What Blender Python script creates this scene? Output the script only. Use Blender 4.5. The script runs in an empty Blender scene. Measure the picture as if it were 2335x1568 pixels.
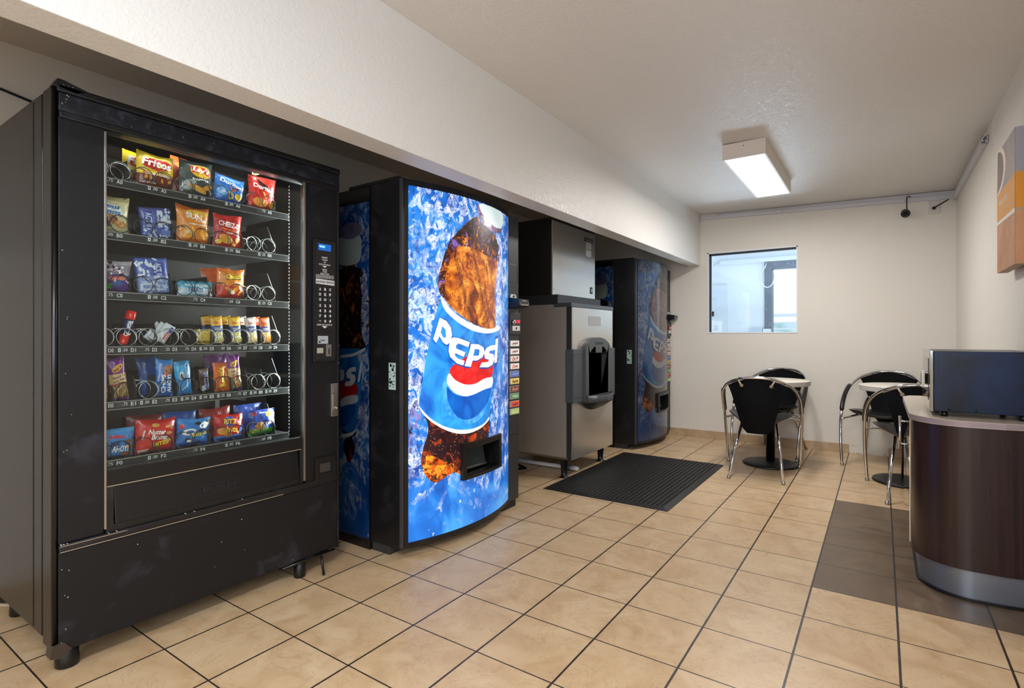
import bpy, bmesh, math, random
from mathutils import Vector, Matrix
PI = math.pi
S = bpy.context.scene
COL = S.collection
random.seed(4)

# ------------------------------------------------------------------ camera, world, lights, exposure
W_PX, H_PX, F_PX, HORIZON = 2335.0, 1568.0, 1229.36, 767.0
cd = bpy.data.cameras.new('camera'); cam = bpy.data.objects.new('camera', cd); COL.objects.link(cam)
cam.location = (1.49804, -1.19929, 1.1192)
cam.rotation_euler = (PI/2, 0, math.radians(34.4188))
cd.sensor_width = 36; cd.lens = F_PX/W_PX*36
cd.shift_y = (HORIZON - H_PX/2)/W_PX
cd.clip_start = 0.05
S.camera = cam
S.view_settings.view_transform = 'Standard'; S.view_settings.look = 'None'
S.view_settings.gamma = 1; S.view_settings.use_curve_mapping = False
S.view_settings.exposure = 0.62
wd = bpy.data.worlds.new('world'); S.world = wd; wd.use_nodes = True
wd.node_tree.nodes['Background'].inputs[0].default_value = (0.78, 0.88, 1, 1)
wd.node_tree.nodes['Background'].inputs[1].default_value = 1.1

def area(name, loc, rot, sx, sy, power, col=(1, 1, 1)):
    l = bpy.data.lights.new(name, 'AREA'); l.shape = 'RECTANGLE'; l.size = sx; l.size_y = sy
    l.energy = power; l.color = col
    o = bpy.data.objects.new(name, l); COL.objects.link(o); o.location = loc; o.rotation_euler = rot
    return o
area('ceiling_lamp_light', (0.727, 3.31, 2.332), (0, 0, 0), 0.22, 1.15, 21, (1, 0.97, 0.945))
area('rear_lamp_light', (1.45, -1.8, 2.314), (0, 0, 0), 0.22, 1.15, 46, (1, 0.97, 0.945))
area('entrance_daylight', (1.2, -3.40, 1.55), (PI/2+0.25, 0, 0), 1.6, 1.3, 24, (0.84, 0.91, 1))
area('right_window_daylight', (2.03, -1.5, 1.6), (0, PI/2+0.12, 0), 1.1, 2.2, 14, (0.82, 0.90, 1))
area('side_room_light', (0.9, 5.9, 2.55), (0, 0, 0), 1.6, 1.2, 3, (0.86, 0.93, 1))
area('side_room_hidden_fill', (0.5, 6.2, 0.75), (-PI/2-0.75, 0, 0), 1.6, 0.6, 44, (0.70, 0.81, 1))  # added unseen light below the window sightline, aimed up at the main ceiling
area('snack_machine_lamp_light', (-0.750, -0.16, 1.856), (0, math.radians(12), 0), 0.03, 0.6, 3.4, (0.95, 1, 0.97))
area('snack_machine_hidden_strip_light', (-0.742, 0.348, 1.25), (PI/2, 0, 2.78), 0.04, 1.15, 15, (0.95, 1, 0.97))  # added strip light hidden behind the right door panel to brighten lower rows

# ------------------------------------------------------------------ materials
def lin(h):
    if isinstance(h, str):
        h = h.lstrip('#'); h = [int(h[i:i+2], 16)/255 for i in (0, 2, 4)]
    return tuple((c/12.92 if c <= 0.04045 else ((c+0.055)/1.055)**2.4) for c in h)
def newmat(name):
    m = bpy.data.materials.new(name); m.use_nodes = True
    nt = m.node_tree; b = nt.nodes['Principled BSDF']
    return m, nt, b
def node(nt, t, **k):
    n = nt.nodes.new(t)
    for a, v in k.items():
        if a.startswith('i_'):
            n.inputs[int(a[2:]) if a[2:].isdigit() else a[2:].replace('_', ' ')].default_value = v
        else: setattr(n, a, v)
    return n
def objco(nt, scale=(1, 1, 1), rot=(0, 0, 0)):
    tc = node(nt, 'ShaderNodeTexCoord'); mp = node(nt, 'ShaderNodeMapping')
    mp.inputs['Scale'].default_value = scale; mp.inputs['Rotation'].default_value = rot
    nt.links.new(tc.outputs['Object'], mp.inputs['Vector']); return mp.outputs['Vector']
def noise(nt, vec, scale, detail=3, dist=0, rough=0.5):
    n = node(nt, 'ShaderNodeTexNoise'); n.inputs['Scale'].default_value = scale
    n.inputs['Detail'].default_value = detail; n.inputs['Distortion'].default_value = dist
    n.inputs['Roughness'].default_value = rough
    nt.links.new(vec, n.inputs['Vector']); return n.outputs['Fac']
def ramp(nt, fac, stops):
    r = node(nt, 'ShaderNodeValToRGB'); e = r.color_ramp.elements
    while len(e) < len(stops): e.new(0.5)
    for k, (p, c) in enumerate(stops):
        e[k].position = p; e[k].color = (*lin(c), 1) if isinstance(c, str) else (c, c, c, 1)
    nt.links.new(fac, r.inputs['Fac']); return r.outputs['Color']
def mixc(nt, fac, a, b, mode='MIX'):
    n = node(nt, 'ShaderNodeMix', data_type='RGBA', blend_type=mode)
    for s, v in ((n.inputs[0], fac), (n.inputs[6], a), (n.inputs[7], b)):
        if hasattr(v, 'is_linked'): nt.links.new(v, s)
        elif isinstance(v, (int, float)): s.default_value = v
        else: s.default_value = (*lin(v), 1)
    return n.outputs[2]
def math_(nt, op, a, b=None, c=None):
    n = node(nt, 'ShaderNodeMath', operation=op)
    for k, v in enumerate((a, b, c)):
        if v is None: continue
        if hasattr(v, 'is_linked'): nt.links.new(v, n.inputs[k])
        else: n.inputs[k].default_value = v
    return n.outputs[0]
def bump(nt, b, h, strength, dist=0.01):
    n = node(nt, 'ShaderNodeBump'); n.inputs['Strength'].default_value = strength
    n.inputs['Distance'].default_value = dist
    nt.links.new(h, n.inputs['Height']); nt.links.new(n.outputs[0], b.inputs['Normal'])
_mc = {}
def M(name, col='808080', rough=0.5, metal=0.0, emit=0, bumps=None, spec=0.5, coat=0, var=None):
    """plain procedural material; bumps=(scale,strength), var=(colour2, scale, lo, hi) adds worn patches"""
    if name in _mc: return _mc[name]
    m, nt, b = newmat(name)
    c = (*lin(col), 1)
    b.inputs['Base Color'].default_value = c; b.inputs['Roughness'].default_value = rough
    b.inputs['Metallic'].default_value = metal; b.inputs['Specular IOR Level'].default_value = spec
    b.inputs['Coat Weight'].default_value = coat
    if emit:
        b.inputs['Emission Color'].default_value = c; b.inputs['Emission Strength'].default_value = emit
    if var:
        f = ramp(nt, noise(nt, objco(nt), var[1], 5, 0.4, 0.6), [(var[2], 0.0), (var[3], 1.0)])
        nt.links.new(mixc(nt, f, col, var[0]), b.inputs['Base Color'])
    if bumps: bump(nt, b, noise(nt, objco(nt), bumps[0], 4), bumps[1])
    _mc[name] = m; return m

def plaster(name, col, scale=38, strength=0.35, rough=0.42, stain=None):
    m, nt, b = newmat(name); v = objco(nt)
    b.inputs['Roughness'].default_value = rough
    n1 = noise(nt, v, scale, 5, 0.6, 0.6)
    r = ramp(nt, n1, [(0.42, 0.0), (0.62, 1.0)])
    bump(nt, b, r, strength, 0.004)
    big = ramp(nt, noise(nt, v, 1.3, 3), [(0.3, 0.0), (0.7, 1.0)])
    c = mixc(nt, math_(nt, 'MULTIPLY', big, 0.25), col, stain or 'd8d0c4')
    nt.links.new(c, b.inputs['Base Color']); return m
wall_m = plaster('wall_paint', 'e4dfd6', 90, 0.14, 0.5)
ceil_m = plaster('ceiling_paint', 'dad7d3', 70, 0.3, 0.38)
beam_m = plaster('beam_paint', 'deddda', 60, 0.22, 0.36)

T = 0.31
def floor_material():
    m, nt, b = newmat('floor_tile'); L = nt.links
    tc = node(nt, 'ShaderNodeTexCoord'); sp = node(nt, 'ShaderNodeSeparateXYZ')
    L.new(tc.outputs['Object'], sp.inputs[0])
    ux = math_(nt, 'DIVIDE', sp.outputs[0], T); uy = math_(nt, 'DIVIDE', sp.outputs[1], T)
    jit = noise(nt, tc.outputs['Object'], 30, 2)
    def edge(u, w):
        f = math_(nt, 'FRACT', math_(nt, 'ADD', u, 100.5))
        d = math_(nt, 'ABSOLUTE', math_(nt, 'SUBTRACT', f, 0.5))
        d = math_(nt, 'ADD', d, math_(nt, 'MULTIPLY', math_(nt, 'SUBTRACT', jit, 0.5), 0.004))
        return math_(nt, 'SMOOTH_MIN', math_(nt, 'DIVIDE', d, w), 5, 0.01)
    ex = edge(ux, 0.0125); ey = edge(uy, 0.0088)
    d = math_(nt, 'MINIMUM', ex, ey)
    tile = ramp(nt, d, [(0.0, 0.0), (0.9, 0.0), (1.0, 1.0)])
    tile = math_(nt, 'GREATER_THAN', d, 1.0)
    ix = math_(nt, 'FLOOR', ux); iy = math_(nt, 'FLOOR', uy)
    cb = node(nt, 'ShaderNodeCombineXYZ'); L.new(ix, cb.inputs[0]); L.new(iy, cb.inputs[1])
    wn = node(nt, 'ShaderNodeTexWhiteNoise', noise_dimensions='3D'); L.new(cb.outputs[0], wn.inputs['Vector'])
    # every tile gets its own shifted marbling
    off = node(nt, 'ShaderNodeVectorMath', operation='MULTIPLY_ADD')
    L.new(wn.outputs['Color'], off.inputs[0]); off.inputs[1].default_value = (9, 9, 9); L.new(tc.outputs['Object'], off.inputs[2])
    n1 = noise(nt, off.outputs[0], 5.5, 6, 1.2, 0.6)
    n2 = noise(nt, off.outputs[0], 26, 5, 0.5, 0.7)
    c = ramp(nt, n1, [(0.3, 'bd9a72'), (0.5, 'd0b28b'), (0.72, 'dcc3a0')])
    c = mixc(nt, math_(nt, 'MULTIPLY', n2, 0.35), c, 'c8b292')
    c = mixc(nt, math_(nt, 'MULTIPLY', wn.outputs['Value'], 0.3), c, 'c4a47c')
    # fine cracks in the print
    cr = ramp(nt, noise(nt, off.outputs[0], 3.4, 7, 2.4, 0.62), [(0.488, 0.0), (0.5, 0.35), (0.512, 0.0)])
    c = mixc(nt, cr, c, '93724f')
    # the inlaid darker tiles by the counter
    dk = math_(nt, 'MULTIPLY', math_(nt, 'GREATER_THAN', ix, 3.5), math_(nt, 'MULTIPLY', math_(nt, 'GREATER_THAN', iy, 4.5), math_(nt, 'LESS_THAN', iy, 9.5)))
    dc = ramp(nt, n1, [(0.3, '5e4c3b'), (0.55, '6d5b48'), (0.75, '7b6852')])
    c = mixc(nt, dk, c, dc)
    grout = mixc(nt, jit, '2a2420', '3a322b')
    c = mixc(nt, tile, grout, c)
    L.new(c, b.inputs['Base Color'])
    L.new(ramp(nt, n1, [(0.3, 0.32), (0.7, 0.42)]), b.inputs['Roughness'])
    hh = math_(nt, 'ADD', math_(nt, 'MULTIPLY', tile, 1.0), math_(nt, 'MULTIPLY', n2, 0.25))
    bump(nt, b, hh, 0.5, 0.0015)
    return m

def brushed(name, col, rough, axis=2, metal=.82, st=0.12):
    m, nt, b = newmat(name)
    sc = [260, 260, 260]; sc[axis] = 3
    v = objco(nt, sc); n = noise(nt, v, 1, 4)
    b.inputs['Metallic'].default_value = metal
    nt.links.new(mixc(nt, math_(nt, 'MULTIPLY', n, 0.12), col, '8a857f'), b.inputs['Base Color'])
    nt.links.new(ramp(nt, n, [(0.2, rough-0.02), (0.8, rough+0.03)]), b.inputs['Roughness'])
    wob = noise(nt, objco(nt), 2.4, 2)
    bump(nt, b, math_(nt, 'ADD', math_(nt, 'MULTIPLY', n, .25), math_(nt, 'MULTIPLY', wob, 14)), st, 0.002)
    return m

def glass_mat(name, tint=(0.93, 0.96, 0.95), base=0.05):
    m, nt, b = newmat(name); nt.nodes.remove(b)
    out = nt.nodes['Material Output']
    tr = node(nt, 'ShaderNodeBsdfTransparent'); tr.inputs[0].default_value = (*tint, 1)
    gl = node(nt, 'ShaderNodeBsdfGlossy'); gl.inputs['Roughness'].default_value = 0.02
    fr = node(nt, 'ShaderNodeFresnel'); fr.inputs[0].default_value = 1.45
    mx = node(nt, 'ShaderNodeMixShader')
    nt.links.new(math_(nt, 'ADD', math_(nt, 'MULTIPLY', fr.outputs[0], 0.8), base*0.2), mx.inputs[0])
    nt.links.new(tr.outputs[0], mx.inputs[1]); nt.links.new(gl.outputs[0], mx.inputs[2])
    nt.links.new(mx.outputs[0], out.inputs[0]); return m
glass = glass_mat('glass')

BLK = M('black_paint', '0e0e10', 0.42, bumps=(260, 0.12), var=('24232a', 7, 0.52, 0.75))
BLKG = M('black_gloss', '0c0b0d', 0.25)
BLKW = M('worn_black_panel', '101014', 0.5, bumps=(300, 0.12), var=('34333d', 5.5, 0.58, 0.8), spec=.35)
HDR = M('speckled_black_header', '12141a', 0.38, bumps=(400, 0.2), var=('3c4250', 26, 0.5, 0.78))
DARK = M('dark_interior', '141313', 0.5)
CHROME = M('chrome', 'd8d8dc', 0.09, 1.0)
STEEL = brushed('brushed_steel', 'd2cec6', 0.24)
STEELS = brushed('brushed_steel_side', 'b4aca2', 0.42, metal=.6)
WIRE = M('coil_wire', 'c4c8c6', 0.25, 1.0)
WIREB = M('dark_coil_wire', '2c2c2e', 0.35, 0.8)
WHITE = M('white_print', 'e8e8e6', 0.5)
GREYP = M('grey_plastic', '4f5456', 0.45)
DGREYP = M('dark_grey_plastic', '2e3032', 0.42)
ALU = M('satin_aluminium', 'b5b2ae', 0.32, 1.0)
BLKPL = M('black_moulded_plastic', '0f1012', 0.34)

# ------------------------------------------------------------------ mesh building
class MB:
    def __init__(s): s.v = []; s.f = []; s.m = []; s.mats = []; s.sm = []
    def mi(s, mat):
        if mat not in s.mats: s.mats.append(mat)
        return s.mats.index(mat)
    def add(s, verts, faces, mat, smooth=False):
        o = len(s.v); s.v += [tuple(p) for p in verts]; k = s.mi(mat)
        for f in faces: s.f.append([i+o for i in f]); s.m.append(k); s.sm.append(smooth)
    def box(s, x0, x1, y0, y1, z0, z1, mat, bev=0.0, mtx=None):
        bm = bmesh.new(); bmesh.ops.create_cube(bm, size=1)
        for v in bm.verts:
            v.co = Vector(((x0+x1)/2+v.co.x*(x1-x0), (y0+y1)/2+v.co.y*(y1-y0), (z0+z1)/2+v.co.z*(z1-z0)))
        if bev > 0:
            bev = min(bev, 0.45*min(abs(x1-x0), abs(y1-y0), abs(z1-z0)))
            bmesh.ops.bevel(bm, geom=bm.edges[:], offset=bev, segments=2, affect='EDGES', profile=0.6)
        s.bm(bm, mat, mtx=mtx)
    def bm(s, bm, mat, mtx=None, smooth=False):
        bmesh.ops.recalc_face_normals(bm, faces=bm.faces[:])
        bm.verts.index_update()
        vs = [(mtx @ v.co if mtx else v.co.copy()) for v in bm.verts]
        s.add(vs, [[v.index for v in f.verts] for f in bm.faces], mat, smooth); bm.free()
    def tube(s, pts, r, mat, n=10, caps=True, closed=False):
        pts = [Vector(p) for p in pts]; N = len(pts); rs = r if isinstance(r, (list, tuple)) else [r]*N
        up = None; rings = []
        for i, p in enumerate(pts):
            a = pts[i-1] if i > 0 else (pts[-1] if closed else p); b = pts[(i+1) % N] if (i < N-1 or closed) else p
            t = (b-a).normalized()
            if up is None:
                up = t.orthogonal().normalized()
            up = (up - t*up.dot(t));
            up = up.normalized() if up.length > 1e-6 else t.orthogonal().normalized()
            w = t.cross(up)
            rings.append([p+(up*math.cos(2*PI*k/n)+w*math.sin(2*PI*k/n))*rs[i] for k in range(n)])
        vs = [q for R_ in rings for q in R_]; fs = []
        for i in range(N if closed else N-1):
            j = (i+1) % N
            for k in range(n): fs.append([i*n+k, i*n+(k+1) % n, j*n+(k+1) % n, j*n+k])
        if caps and not closed: fs.append(list(range(n))[::-1]); fs.append([(N-1)*n+k for k in range(n)])
        s.add(vs, fs, mat, True)
    def lathe(s, prof, cx, cy, mat, n=32, smooth=True, mtx=None):
        vs = []; fs = []
        for r, z in prof:
            for k in range(n): vs.append(Vector((cx+r*math.cos(2*PI*k/n), cy+r*math.sin(2*PI*k/n), z)))
        for i in range(len(prof)-1):
            for k in range(n): fs.append([i*n+k, i*n+(k+1) % n, (i+1)*n+(k+1) % n, (i+1)*n+k])
        if prof[0][0] > 1e-5: fs.append(list(range(n))[::-1])
        if prof[-1][0] > 1e-5: fs.append([(len(prof)-1)*n+k for k in range(n)])
        if mtx: vs = [mtx @ v for v in vs]
        s.add(vs, fs, mat, smooth)
    def prism(s, outline, z0, z1, mat, axis='z', smooth=False, bev=0):
        """outline: list of 2D points; axis z -> (x,y), x -> (y,z), y -> (x,z)"""
        bm = bmesh.new()
        def P3(a, b, c): return {'z': (a, b, c), 'x': (c, a, b), 'y': (a, c, b)}[axis]
        lo = [bm.verts.new(P3(a, b, z0)) for a, b in outline]; hi = [bm.verts.new(P3(a, b, z1)) for a, b in outline]
        n = len(outline)
        for k in range(n): bm.faces.new([lo[k], lo[(k+1) % n], hi[(k+1) % n], hi[k]])
        f1 = bm.faces.new(lo[::-1]); f2 = bm.faces.new(hi)
        if bev:
            bmesh.ops.bevel(bm, geom=list(f1.edges)+list(f2.edges), offset=bev, segments=2, affect='EDGES', profile=0.6)
        big = [f for f in bm.faces if len(f.verts) > 4]
        if big: bmesh.ops.triangulate(bm, faces=big, ngon_method='EAR_CLIP')
        s.bm(bm, mat, smooth=smooth)
    def build(s, name, parent=None, off=(0, 0, 0), **tags):
        me = bpy.data.meshes.new(name)
        ox, oy, oz = off
        me.from_pydata([(x-ox, y-oy, z-oz) for x, y, z in s.v], [], s.f)
        for m in s.mats: me.materials.append(m)
        me.polygons.foreach_set('material_index', s.m); me.polygons.foreach_set('use_smooth', s.sm)
        me.update()
        o = bpy.data.objects.new(name, me); COL.objects.link(o)
        if parent: o.parent = parent
        elif off != (0, 0, 0): o.location = off
        for k, v in tags.items(): o[k] = v
        return o
def autosmooth(o, ang=35):
    me = o.data; me.polygons.foreach_set('use_smooth', [True]*len(me.polygons))
    bm = bmesh.new(); bm.from_mesh(me)
    for e in bm.edges:
        e.smooth = (len(e.link_faces) == 2 and e.calc_face_angle(0) < math.radians(ang))
    bm.to_mesh(me); bm.free()
def thing(name, loc, label, cat, group=None, rz=0):
    o = bpy.data.objects.new(name, None); COL.objects.link(o); o.location = loc; o.rotation_euler = (0, 0, rz)
    o.empty_display_size = 0.05
    o['label'] = label; o['category'] = cat
    if group: o['group'] = group
    return o
def copy_tree(o, parent=None):
    c = o.copy(); COL.objects.link(c)
    if parent: c.parent = parent
    for ch in [x for x in bpy.data.objects if x.parent == o]: copy_tree(ch, c)
    return c
_fc = {}
def glyphs(text, bold=0.0, shear=0.0, space=1.0):
    """flat lettering: 2D vertices normalised to height 1 (cap height), centred, and its faces"""
    key = (text, bold, shear, space)
    if key in _fc: return _fc[key]
    cu = bpy.data.curves.new('t', 'FONT'); cu.body = text; cu.offset = bold; cu.shear = shear
    cu.space_character = space; cu.resolution_u = 3; cu.fill_mode = 'FRONT'
    ob = bpy.data.objects.new('t', cu); COL.objects.link(ob)
    me = bpy.data.meshes.new_from_object(ob)
    vs = [(v.co.x, v.co.y) for v in me.vertices]; fs = [list(p.vertices) for p in me.polygons]
    bpy.data.objects.remove(ob); bpy.data.curves.remove(cu); bpy.data.meshes.remove(me)
    xs = [a for a, b in vs] or [0]; ys = [b for a, b in vs] or [0]
    w = max(xs)-min(xs) or 1; h = max(ys)-min(ys) or 1
    cx = (max(xs)+min(xs))/2; cy = (max(ys)+min(ys))/2
    r = ([((a-cx)/w, (b-cy)/h) for a, b in vs], fs); _fc[key] = r; return r
def put_text(mb, text, mat, mapfn, cu, cv, w, h, rot=0, off=0.0006, bold=0.0, shear=0.0):
    vs, fs = glyphs(text, bold, shear); c, s_ = math.cos(rot), math.sin(rot)
    out = []
    for a, b in vs:
        a *= w; b *= h
        out.append(mapfn(cu+a*c-b*s_, cv+a*s_+b*c, off))
    mb.add(out, fs, mat)
def put_poly(mb, poly, mat, mapfn, off, du=None, cuts_u=(), cuts_v=(), hole=None, org=(0, 0)):
    bm = bmesh.new(); f = bm.faces.new([bm.verts.new((a, b, 0)) for a, b in poly])
    f.normal_update()
    if f.normal.z < 0: f.normal_flip()
    bmesh.ops.triangulate(bm, faces=[f], ngon_method='EAR_CLIP')
    us = [a for a, b in poly]; cl = list(cuts_u)
    if du:
        a = math.floor(min(us)/du)*du
        while a < max(us): cl.append(a); a += du
    for c in cl:
        bmesh.ops.bisect_plane(bm, geom=bm.verts[:]+bm.edges[:]+bm.faces[:], plane_co=(c, 0, 0), plane_no=(1, 0, 0))
    for c in cuts_v:
        bmesh.ops.bisect_plane(bm, geom=bm.verts[:]+bm.edges[:]+bm.faces[:], plane_co=(0, c, 0), plane_no=(0, 1, 0))
    if hole:
        h0, h1, h2, h3 = hole
        kill = [f for f in bm.faces if h0 < f.calc_center_median().x < h1 and h2 < f.calc_center_median().y < h3]
        bmesh.ops.delete(bm, geom=kill, context='FACES')
    bm.verts.index_update()
    mb.add([mapfn(v.co.x, v.co.y, off) for v in bm.verts], [[v.index for v in f.verts] for f in bm.faces], mat)
    bm.free()
def ell(cx, cy, rx, ry, rot=0, n=20, a0=0, a1=2*PI):
    c, s_ = math.cos(rot), math.sin(rot); o = []
    for k in range(n):
        t = a0+(a1-a0)*k/n; a, b = rx*math.cos(t), ry*math.sin(t); o.append((cx+a*c-b*s_, cy+a*s_+b*c))
    return o
def struct(name, mb, **k):
    o = mb.build(name); o['kind'] = 'structure'; return o

# ------------------------------------------------------------------ room shell
YW, XR, XL, YB = 4.93, 2.042, -1.75, -3.5
def cz(x): return 2.467-0.0255*(x+0.16) if x > -0.16 else 2.467
b = MB(); b.box(XL-0.1, XR+0.1, YB-0.1, YW+0.1, -0.1, 0, floor_material()); struct('floor', b)
b = MB()
b.add([(XL-.1, YB-.1, 2.467), (-0.16, YB-.1, 2.467), (XR+.1, YB-.1, cz(XR+.1)), (XR+.1, YW+.02, cz(XR+.1)), (-0.16, YW+.02, 2.467), (XL-.1, YW+.02, 2.467)] +
      [(XL-.1, YB-.1, 2.6), (XR+.1, YB-.1, 2.6), (XR+.1, YW+.02, 2.6), (XL-.1, YW+.02, 2.6)],
      [[5, 4, 1, 0], [4, 3, 2, 1], [6, 7, 8, 9], [0, 1, 2, 7, 6], [3, 4, 5, 9, 8], [0, 6, 9, 5], [2, 3, 8, 7]], ceil_m)
b.box(XL-.05, -.25, YB, YW, 2.44, 2.47, plaster('alcove_ceiling_tone', 'b5aca1', 70, 0.12, 0.5, stain='aea59a'))  # extra slab gives the alcove ceiling a darker tone than the main ceiling
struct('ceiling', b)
b = MB(); b.box(XL-.1, XL, YB, YW, 0, 2.5, plaster('alcove_wall_tone', 'c9c2b7', 90, 0.12, 0.5, stain='c0b9ae')); struct('wall_left', b)  # left wall toned darker than the other walls
b = MB(); b.box(XR, XR+.1, -.3, YW, 0, 2.5, wall_m); b.box(XR, XR+.1, YB, -.3, 0, .95, wall_m); b.box(XR, XR+.1, YB, -.3, 2.25, 2.5, wall_m); b.box(XR, XR+.1, YB, -2.7, .95, 2.25, wall_m); struct('wall_right', b)
b = MB()
for y_ in (-2.7, -1.52, -.34): b.box(XR+.03, XR+.07, y_, y_+.04, .95, 2.25, M('window_frame_metal', '5a5c60', .4, .6))
for z_ in (.95, 2.21): b.box(XR+.03, XR+.07, -2.7, -.3, z_, z_+.04, M('window_frame_metal'))
struct('window_2', b)
WX0, WX1, WZ0, WZ1 = -0.085, 0.800, 1.153, 2.040
b = MB()
b.box(XL-.1, WX0, YW, YW+.12, 0, 2.6, wall_m); b.box(WX1, XR+.1, YW, YW+.12, 0, 2.6, wall_m)
b.box(WX0, WX1, YW, YW+.12, 0, WZ0, wall_m); b.box(WX0, WX1, YW, YW+.12, WZ1, 2.6, wall_m)
struct('wall_back', b)
b = MB()                                                          # entrance wall behind the camera, with its glazed opening
b.box(XL-.1, 0.3, YB-.1, YB, 0, 2.5, wall_m); b.box(0.3, XR+.1, YB-.1, YB, 2.3, 2.5, wall_m)
b.box(0.3, XR+.1, YB-.1, YB, 0, .85, wall_m); struct('wall_front', b)
b = MB(); b.box(-0.245, -0.162, YB, YW, 1.905, 2.467, beam_m)
b2 = MB(); b2.box(-0.29, -0.162, YB, YW, 1.905, 2.48, beam_m, 0.004); struct('trim_1', b2)
# tile skirting at the foot of the far wall: individual tiles, one stretch missing where the wall is scuffed
SK = M('skirting_tile', 'b59a78', 0.4, var=('c6ad8c', 6, 0.4, 0.7))
b = MB()
x = -2*T
while x < XR:
    x1 = min(x+T, XR)
    if not (4*T-0.01 < x < 5*T-0.02): b.box(x+.003, x1-.003, YW-0.012, YW, 0, 0.082, SK, 0.002)
    x += T
struct('baseboard_back', b)
b = MB()
y = 2.9
while y < YW-0.02: b.box(XR-0.012, XR, y+.003, min(y+T, YW-.012)-.003, 0, 0.08, SK, 0.002); y += T
struct('baseboard_right', b)
# rubble and scuff where the skirting tile came off
b = MB()
for k in range(22):
    a = random.uniform(4*T+.02, 5*T-.02); h = random.uniform(0.0012, 0.003)
    z = random.choice([random.uniform(0, .012), random.uniform(0.02, 0.085)])
    b.box(a, a+random.uniform(.004, .016), YW-0.004-(0.004 if z < .02 else 0), YW+.002, z, z+h, M('plaster_scuff', 'b8aa98', 0.9))
struct('trim_2', b)

# window in the far wall
WB = M('window_gasket', '20242c', 0.5); WF = M('window_reveal', 'e6ebf2', 0.4)
b = MB()
b.box(WX0, WX0+.012, YW-.004, YW+.118, WZ0, WZ1, WF); b.box(WX1-.012, WX1, YW-.004, YW+.118, WZ0, WZ1, WF)
b.box(WX0, WX1, YW-.004, YW+.118, WZ1-.012, WZ1, WF); b.box(WX0, WX1, YW-.006, YW+.118, WZ0, WZ0+.014, WF)
b.box(WX0+.012, WX0+.03, YW+.03, YW+.06, WZ0+.014, WZ1-.012, WB); b.box(WX0+.012, WX1-.012, YW+.03, YW+.06, WZ1-.032, WZ1-.012, WB)
w = struct('window_1', b)
b = MB(); b.box(WX0+.012, WX1-.012, YW+.04, YW+.046, WZ0+.01, WZ1-.012, glass)
p = b.build('window_pane', w)

# the bright room behind the window
AW = M('side_room_paint', 'dfe6ee', 0.5); BLU = M('side_room_door_frame', '66707e', 0.5, var=('a8b2bf', 18, 0.6, 0.75))
Y2 = 6.9
b = MB()
b.box(-2.2, 0.17, Y2, Y2+.1, 0, 2.8, AW); b.box(0.17, 1.9, Y2, Y2+.1, 2.13, 2.8, AW); b.box(1.5, 1.9, Y2, Y2+.1, 0, 2.13, AW)
struct('wall_side_room', b)
b = MB(); b.box(-2.3, -2.2, YW+.12, Y2, 0, 2.8, AW); struct('wall_side_room_left', b)
b = MB(); b.box(1.9, 2.0, YW+.12, Y2, 0, 2.8, AW); struct('wall_side_room_right', b)
b = MB(); b.box(-2.3, 2.0, YW+.12, Y2+.1, 2.7, 2.8, AW); struct('ceiling_side_room', b)
b = MB(); b.box(-2.3, 2.0, YW+.12, 9.5, -.1, 0, M('side_room_floor', 'c8c4bc', 0.6)); struct('floor_side_room', b)
b = MB()
b.box(0.172, 0.265, Y2-.03, Y2+.13, 0, 2.13, BLU, .003); b.box(0.265, 1.5, Y2-.03, Y2+.13, 2.045, 2.13, BLU, .003); b.box(1.42, 1.5, Y2-.03, Y2+.13, 0, 2.045, BLU, .003)
struct('door_1', b)
# things in the side room
PN = M('panel_enamel', 'd5dde6', 0.4)
t = thing('electrical_panel', (-.62, Y2, 1.1), 'white enamel electrical panel with black latch on wall seen through window', 'electrical panel')
b = MB(); b.box(-.93, -.32, Y2-.02, Y2, 1.16, 1.86, PN, .004); b.build('panel_frame', t, t.location)
b = MB(); b.box(-.83, -.47, Y2-.032, Y2-.02, 1.22, 1.66, PN, .004); d = b.build('panel_door', t, t.location)
b = MB(); b.box(-.535, -.495, Y2-.045, Y2-.032, 1.41, 1.48, BLKPL, .004); b.build('latch', d, t.location, label='black latch')
t = thing('conduit', (.1, Y2, 2.2), 'white conduit running above the blue door frame in next room', 'conduit')
b = MB(); b.box(-.42, 1.85, Y2-.05, Y2, 2.145, 2.20, PN, .005); b.build('channel', t, t.location)
b = MB(); b.tube([(-.42, Y2-.02, 2.17), (-.47, Y2-.012, 2.16), (-.5, Y2-.004, 2.15)], .01, PN, 8); b.build('cable', t, t.location)
b = MB(); pts = [(.20, Y2-.05, 2.12)]
for k in range(15):
    a = PI*.62+2*PI*.78*k/14; pts.append((.215+.085*math.cos(a), Y2-.06, 1.93-.14*math.sin(a)*-1 if False else 1.93+.14*math.sin(a)))
b.tube(pts, .007, M('pale_cable', 'dfe4e8', .5), 8); o = b.build('cable'); o['label'] = 'pale cable looped over the blue door frame in next room'; o['category'] = 'cable'
b = MB(); b.box(-.02, .16, Y2-.12, Y2-.005, 1.0, 1.235, M('pale_box', 'b9c6d6', .5), .006); b.box(.165, .26, Y2-.12, Y2-.035, 1.0, 1.225, PN, .006)
b.box(-.02, .26, Y2-.115, Y2-.04, 0.0, 1.0, PN)
o = b.build('cabinet'); o['label'] = 'pale cabinet at the foot of the blue door frame in next room'; o['category'] = 'cabinet'
RL = M('railing_white', 'e4eaf0', .5); GL2 = M('distant_green', '9db8b8', .8, var=('c4d6dc', 3, .4, .6))
t = thing('railing', (1, 9.2, 0), 'white metal railing outdoors seen through the window and doorway', 'railing')
for z in (1.02, 1.13, 1.24, 1.35):
    b = MB(); b.box(-.6, 2.6, 9.19, 9.21, z, z+.028, RL); b.build('rail', t, t.location)
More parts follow.
